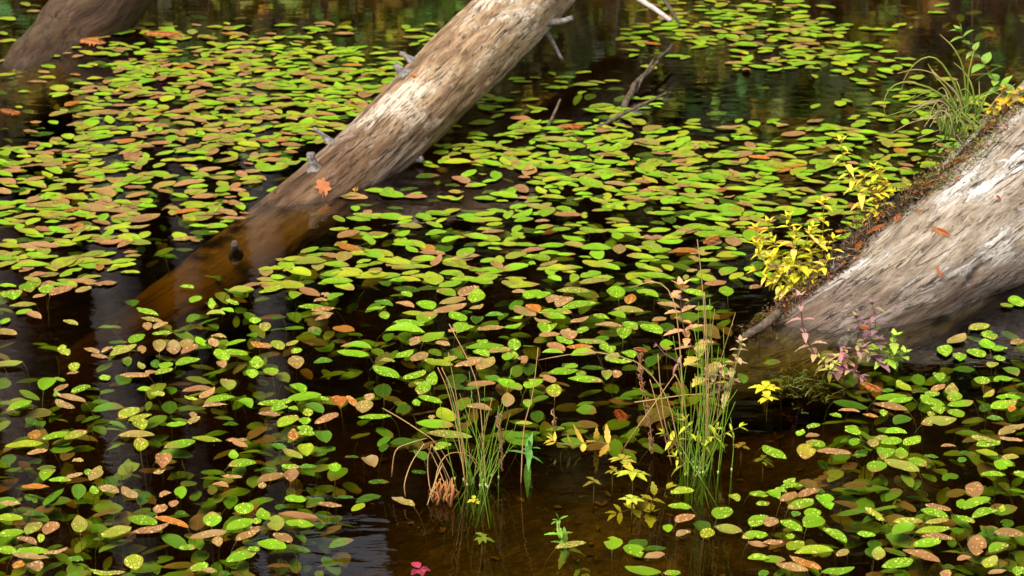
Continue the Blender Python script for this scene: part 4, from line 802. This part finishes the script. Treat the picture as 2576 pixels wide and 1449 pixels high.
herb('green_herb', 'small green sprout with paired leaves rising from the brown water', 'herb', [P4(1288, 1086.75, [(560, 1180, -.06), (500, 1100, .0), (475, 1000, .04), (468, 890, .08)])], lambda t, r: (.22, .42, .04), L=.042, W=.013, step=.028, start=.25, ser=.25, stemc=(.25, .2, .06), seed=34, droop=.1)
herb('green_herb', 'sunken leafy stem trailing down right below the small green sprout', 'herb', [P4(1288, 1086.75, [(560, 1180, -.05), (640, 1300, -.07), (720, 1430, -.08)])], lambda t, r: (.28, .38, .04), L=.042, W=.018, step=.032, start=.05, ser=.25, seed=35)
# purple herbs leaning on the silvery log
PU = lambda t, r: mixc((.36, .13, .16), (.50, .22, .20), r.random()) if r.random() < .8 else (.50, .42, .10)
pd = P(2090, 930).y
herb('purple_herb', 'curved purple stem with pink toothed leaves in front of the silvery log', 'herb', [px4(1932, 724.5, [(600, 800), (480, 680), (400, 540), (355, 400), (335, 260), (320, 100)], pd)], lambda t, r: mixc((.52, .44, .10), (.55, .28, .24), min(1, t * 2)), L=.050, W=.020, step=.034, start=.05, ser=.3, stemc=(.13, .03, .06), sr_=.0022, seed=41)
herb('purple_herb', 'dense dusky purple herb at the waterline of the silvery log', 'herb', [px4(1932, 724.5, q, pd + .05 + dz) for q, dz in (([(1100, 760), (1090, 560), (1080, 330), (1050, 170)], .0), ([(1080, 760), (980, 560), (930, 420), (890, 300)], .03), ([(1080, 780), (1030, 660), (960, 600)], -.02), ([(1100, 780), (1120, 640), (1110, 540)], -.03))], lambda t, r: mixc((.22, .11, .14), (.34, .17, .17), r.random()) if r.random() < .8 else (.28, .32, .06), L=.046, W=.020, step=.024, start=.12, ser=.35, stemc=(.10, .03, .05), seed=42)
herb('green_herb', 'lime green toothed herb right beside the dusky purple herb', 'herb', [px4(1932, 724.5, q, pd + .03) for q in ([(1150, 760), (1230, 650), (1260, 560), (1270, 500)], [(1150, 770), (1180, 720), (1260, 690)], [(1150, 760), (1120, 690), (1100, 640)], [(1250, 760), (1340, 710), (1360, 670)])], lambda t, r: (.36, .52, .05), L=.055, W=.027, step=.022, start=.2, ser=.35, seed=43)
herb('purple_herb', 'low purple pink sprays lying over the water before the silvery log', 'herb', [P4(1932, 724.5, [(700, 800, .0), (800, 720, .02), (880, 650, .04), (940, 620, .05)]), P4(1932, 724.5, [(700, 810, .0), (760, 770, .015), (840, 840, .01), (930, 880, .01)]), P4(1932, 724.5, [(640, 800, .0), (700, 700, .03), (760, 620, .06)])], PU, L=.048, W=.018, step=.022, start=.1, ser=.3, stemc=(.16, .04, .09), seed=44)
herb('yellow_herb', 'small pale yellow leaves where the curved purple stem meets the water', 'herb', [P4(1932, 724.5, [(620, 840, .0), (600, 780, .02), (520, 700, .04)]), P4(1932, 724.5, [(620, 840, .0), (660, 800, .02), (690, 760, .03)])], lambda t, r: (.55, .52, .10), L=.028, W=.012, step=.018, start=.1, ser=.1, seed=45)
# feathery moss in the water by the log foot
b = MB(); rr = random.Random(50)
for k in range(90):
    X = rr.gauss(2020, 45); Y = rr.gauss(975, 22) - (X - 2020) * -.12; p = P(X, Y, rr.uniform(-.05, .004)); q = p + Vector((rr.gauss(0, .02), rr.gauss(0, .02), rr.uniform(0, .02))); c = jit(rr.choice([(.22, .24, .03), (.14, .17, .02), (.26, .18, .03), (.12, .20, .02)]), .2, rr)
    b.tube([p, q], .0012, .0008, c, n=3)
    for m_ in range(4): u = p.lerp(q, (m_ + 1) / 5); b.tube([u, u + Vector((rr.gauss(0, .006), rr.gauss(0, .006), rr.uniform(-.002, .005)))], .0010, .0006, c, n=3)
tag(b.build('water_moss', M['herb']), 'yellow green mossy weed in the shallow water before the silvery log foot', 'moss', kind='stuff')

# ---------------------------------------------------------------- dead leaves and cedar sprigs lying about
def sprig(label, p, n, ax, L, c, seed, mat='dry'):
    rr = random.Random(seed); ax = (ax - n * ax.dot(n)).normalized(); sd = n.cross(ax).normalized(); b = MB(); K = int(9 + L * 90)
    root_p = p - ax * L * .5; pts = [root_p + ax * L * t + sd * (.12 * L * math.sin(t * 2.4)) + n * (.004 + .006 * math.sin(t * 3)) for t in np.linspace(0, 1, 8)]; b.tube(pts, .0016, .0009, mixc(c, (.2, .08, .03), .4), n=4)
    for k in range(K):
        t = (k + .5) / K; q = root_p + ax * L * t + sd * (.12 * L * math.sin(t * 2.4)) + n * .005; l = L * .30 * math.sin(PI * min(1, .15 + t * .85)) ** .7
        for s_ in (-1, 1):
            d = (ax * .75 + sd * s_ + n * rr.uniform(-.05, .25)); blade(b, q, d, l * rr.uniform(.75, 1.15), max(.0018, l * .15), jit(c, .2, rr), up=n, droop=.15, ser=.4, rr=rr, nl=6)
    o = b.build('cedar_sprig', M[mat], origin=p); tag(o, label, 'sprig', 'fallen orange cedar sprigs')
OR = (.48, .13, .03)
def sp_log(X, Y, dx, dy, L, label, seed, key='right', c=OR):
    p, n, _ = on_log(key, X, Y, .003); e, _, _ = on_log(key, X + dx, Y + dy, .003); sprig(label, p, n, e - p, L, c, seed)
sp_log(2362, 588, 22, 12, .060, 'largest orange cedar sprig lying on the bare pale face of the silvery log', 1)
sp_log(2263, 553, 10, -16, .055, 'orange cedar sprig slanting beside the hollow at the middle of the log edge', 2)
sp_log(2208, 582, 18, -8, .060, 'orange cedar sprig in the dark hollow below the small yellow rosette', 3)
sp_log(2160, 590, 16, 14, .060, 'curled orange cedar sprig at the head of the sprig pile on the log edge', 4)
sp_log(2165, 625, 14, -18, .06, 'orange cedar sprig beside two wet black stones on the log edge', 5)
sp_log(2125, 665, 12, -14, .06, 'thin orange cedar sprig just below the two wet black stones', 6)
sp_log(2060, 712, 14, -12, .05, 'orange cedar sprig right of the bushy yellow herb base', 7)
sp_log(2405, 415, 22, -8, .09, 'thick orange cedar sprig on the duff below the sedge tussock', 8)
sp_log(2360, 428, 20, -6, .06, 'brownish orange cedar sprig left of the thick one on the duff', 9, c=(.30, .11, .04))
sp_log(2500, 320, 20, -16, .08, 'orange cedar sprig right of the sedge tussock on the log top', 10)
sp_log(2540, 275, 18, -16, .07, 'orange cedar sprig under the golden rounded leaves at the right edge', 11)
sp_log(2353, 682, 4, 12, .022, 'tiny orange sprig left of the dark knot holes on the silvery log', 12)
sp_log(2363, 695, 10, -6, .022, 'tiny orange sprig just right of the other tiny one near the knot holes', 13)
sp_log(2410, 455, 12, -6, .022, 'tiny orange sprig near the upper edge of the silvery log face', 14)
sp_log(2313, 539, 16, -1, .022, 'thin orange sprig alone above the white chips of the silvery log', 15)
sp_log(2508, 502, 6, 10, .018, 'tiny reddish sprig high on the pale face of the silvery log', 16, c=(.45, .08, .05))
sp_log(2172, 825, 10, 4, .03, 'small orange sprig caught on the dusky purple herb', 17)
def sp_w(X, Y, z, dx, dy, L, label, seed, c=OR):
    p = P(X, Y, z); e = P(X + dx, Y + dy, z); sprig(label, p, Vector((0, 0, 1)), e - p, L, c, seed)
sp_w(1793, 608, .008, 20, -8, .085, 'orange cedar sprig floating left of the bushy yellow herb', 20)
sp_w(1818, 482, .008, 14, -5, .05, 'small bright orange sprig floating left of the tall yellow herb', 21)
sp_w(1557, 1048, -.04, 3, 10, .07, 'red feathery sprig sunk in the brown water left of the withered plant', 22, (.50, .08, .02))
sp_w(2187, 978, .006, 20, 12, .070, 'orange sprig floating below the low purple sprays', 23)
sp_w(225, 108, .006, 20, 4, .14, 'orange sprig floating across the murky log in the top left', 24, (.55, .20, .06))
sp_w(410, 88, .006, 20, 2, .16, 'orange sprig floating right of the murky log in the top left', 25, (.50, .16, .03))
sp_w(22, 285, .006, 20, 8, .10, 'orange sprig at the left edge below the murky log', 26)
sp_w(1435, 322, .008, 20, 0, .10, 'orange sprig among leaves right of the bleached log', 27)
sp_w(1610, 885 , .004, 16, 4, .04, 'orange sprig among leaves at the withered plant top', 28)
sp_w(2140, 520, .006, 6, 14, .05, 'brown orange sprig floating left of the dense yellow herb', 29, (.36, .15, .04))
# lobed orange oak leaf on the bleached log
def lobed(label, p, n, ax, L, c, name='oak_leaf'):
    ax = (ax - n * ax.dot(n)).normalized(); sd = n.cross(ax); out = []; K = 48; vs = [p + n * .004]
    for k in range(K):
        a = 2 * PI * k / K; lob = .62 + .38 * abs(math.cos(a * 3.5)) ** .8; r_ = L * .5 * lob; x = math.cos(a) * r_; y = math.sin(a) * r_ * .8
        vs.append(p + ax * x + sd * y + n * (.003 + .004 * math.sin(a * 3 + 1)))
    b = MB(); cs = [mixc(c, (.3, .1, .04), .3)] + [jit(c, .15, rng) for _ in range(K)]; b.add(vs, [(0, 1 + k, 1 + (k + 1) % K) for k in range(K)], cs, [(0, 0, 0)] + [(.5, .5, 0)] * K)
    b.tube([p - ax * L * .45 + n * .002, p - ax * L * .68 + n * .004], .0015, .001, c, n=4)
    o = b.build(name, M['dry'], origin=p); tag(o, label, 'leaf')
p, n, t_ = on_log('mid', 812, 471, .002); lobed('orange lobed oak leaf stuck on the wet lower part of the bleached log', p, n, on_log('mid', 812, 440)[0] - p, .066, (.48, .16, .06))
p, n, t_ = on_log('mid', 1565 / 4 + 644 + 0, 190, .0) if False else on_log('mid', 1043, 192, .002); lobed('small orange leaf scrap on the upper part of the bleached log', p, n, t_, .022, (.6, .16, .06))
p, n, t_ = on_log('mid', 891, 477, .002); lobed('tiny orange leaf at the waterline of the bleached log, right of the oak leaf', p, n, t_, .022, (.6, .28, .04))
# wet black stones / bark lumps on the log edge
for X, Y, s_, lb in ((2122, 652, .026, 'upper of two wet black lumps on the log edge'), (2103, 675, .026, 'lower of two wet black lumps on the log edge'), (2140, 618, .024, 'black lump at the sprig pile above the two wet lumps')):
    p, n, t_ = on_log('right', X, Y, .006); b = MB(); vs = []; fs = []; A_, B_ = 14, 9
    for i in range(B_ + 1):
        for j in range(A_):
            th = PI * i / B_; ph = 2 * PI * j / A_; v = Vector((math.sin(th) * math.cos(ph) * 1.25, math.sin(th) * math.sin(ph), math.cos(th) * .8)); vs.append(p + v * s_ * (1 + .35 * MN.noise(v * 1.7 + Vector((X, 0, 0)))))
    for i in range(B_):
        for j in range(A_): fs.append((i * A_ + j, (i + 1) * A_ + j, (i + 1) * A_ + (j + 1) % A_, i * A_ + (j + 1) % A_))
    b.add(vs, fs, (1, 1, 1)); tag(b.build('wet_lump', M['stone'], origin=p), lb, 'lump', 'wet black lumps on the log')
# duff, moss and twigs lodged along the upper edge of the silvery log
edge = [(1880, 845), (1925, 815), (1965, 780), (2010, 745), (2050, 715), (2095, 680), (2130, 640), (2165, 600), (2200, 560), (2240, 535), (2285, 500), (2320, 475), (2355, 450), (2390, 425), (2425, 395), (2455, 360), (2490, 325), (2530, 285), (2580, 240)]
b = MB(); tw = MB(); rr = random.Random(77); ep = []
for X, Y in edge: ep.append(on_log('right', X + 8, Y + 6)[0])
for k in range(8500):
    i = rr.randrange(len(ep) - 1); t = rr.random(); p = ep[i].lerp(ep[i + 1], t); f = (i + t) / (len(ep) - 1); wdt = .028 + .03 * math.exp(-((f - .45) / .12) ** 2) + .035 * math.exp(-((f - .78) / .14) ** 2)
    p = p + Vector((rr.gauss(-.006, wdt * .6), rr.gauss(.012, wdt * .7), rr.gauss(.002, .010)))
    cc = [(.03, .02, .012), (.05, .03, .018), (.10, .055, .03), (.24, .09, .03), (.46, .14, .03), (.34, .10, .03), (.12, .18, .02)][min(6, int(abs(rr.gauss(0, 2.9))))]
    if .35 < f < .58 and rr.random() < .5: cc = (.025, .017, .012)
    if f > .62 and rr.random() < .3: cc = (.16, .24, .03)
    l = rr.uniform(.004, .016); d = Vector((rr.gauss(0, 1), rr.gauss(0, 1), rr.gauss(0, .5))).normalized()
    blade(b, p, d, l, l * rr.uniform(.25, .7), jit(cc, .3, rr), droop=.2, nl=2, rr=rr)
for k in range(170):
    i = rr.randrange(len(ep) - 1); p = ep[i].lerp(ep[i + 1], rr.random()) + Vector((rr.gauss(-.01, .02), rr.gauss(.01, .02), rr.uniform(0, .015))); d = Vector((rr.gauss(0, 1), rr.gauss(0, 1), rr.gauss(.1, .4))).normalized() * rr.uniform(.02, .09)
    b.tube([p, p + d * .5 + Vector((0, 0, .006)), p + d], .0014, .0008, jit(rr.choice([(.30, .20, .10), (.12, .07, .04), (.45, .36, .25), (.30, .11, .04)]), .3, rr), n=3)
for i in range(len(ep) - 1):   # solid humus core under the crumbs
    f = i / (len(ep) - 1); b.tube(bez([ep[i] + Vector((-.012, .03, -.025)), ep[i + 1] + Vector((-.012, .03, -.025))], 3), .026 + .012 * math.exp(-((f - .45) / .1) ** 2), .026, (.035, .022, .013), n=8)
tag(b.build('log_duff', M['dry']), 'dark duff, moss and crumbs lodged along the upper edge of the silvery log', 'duff', kind='stuff')
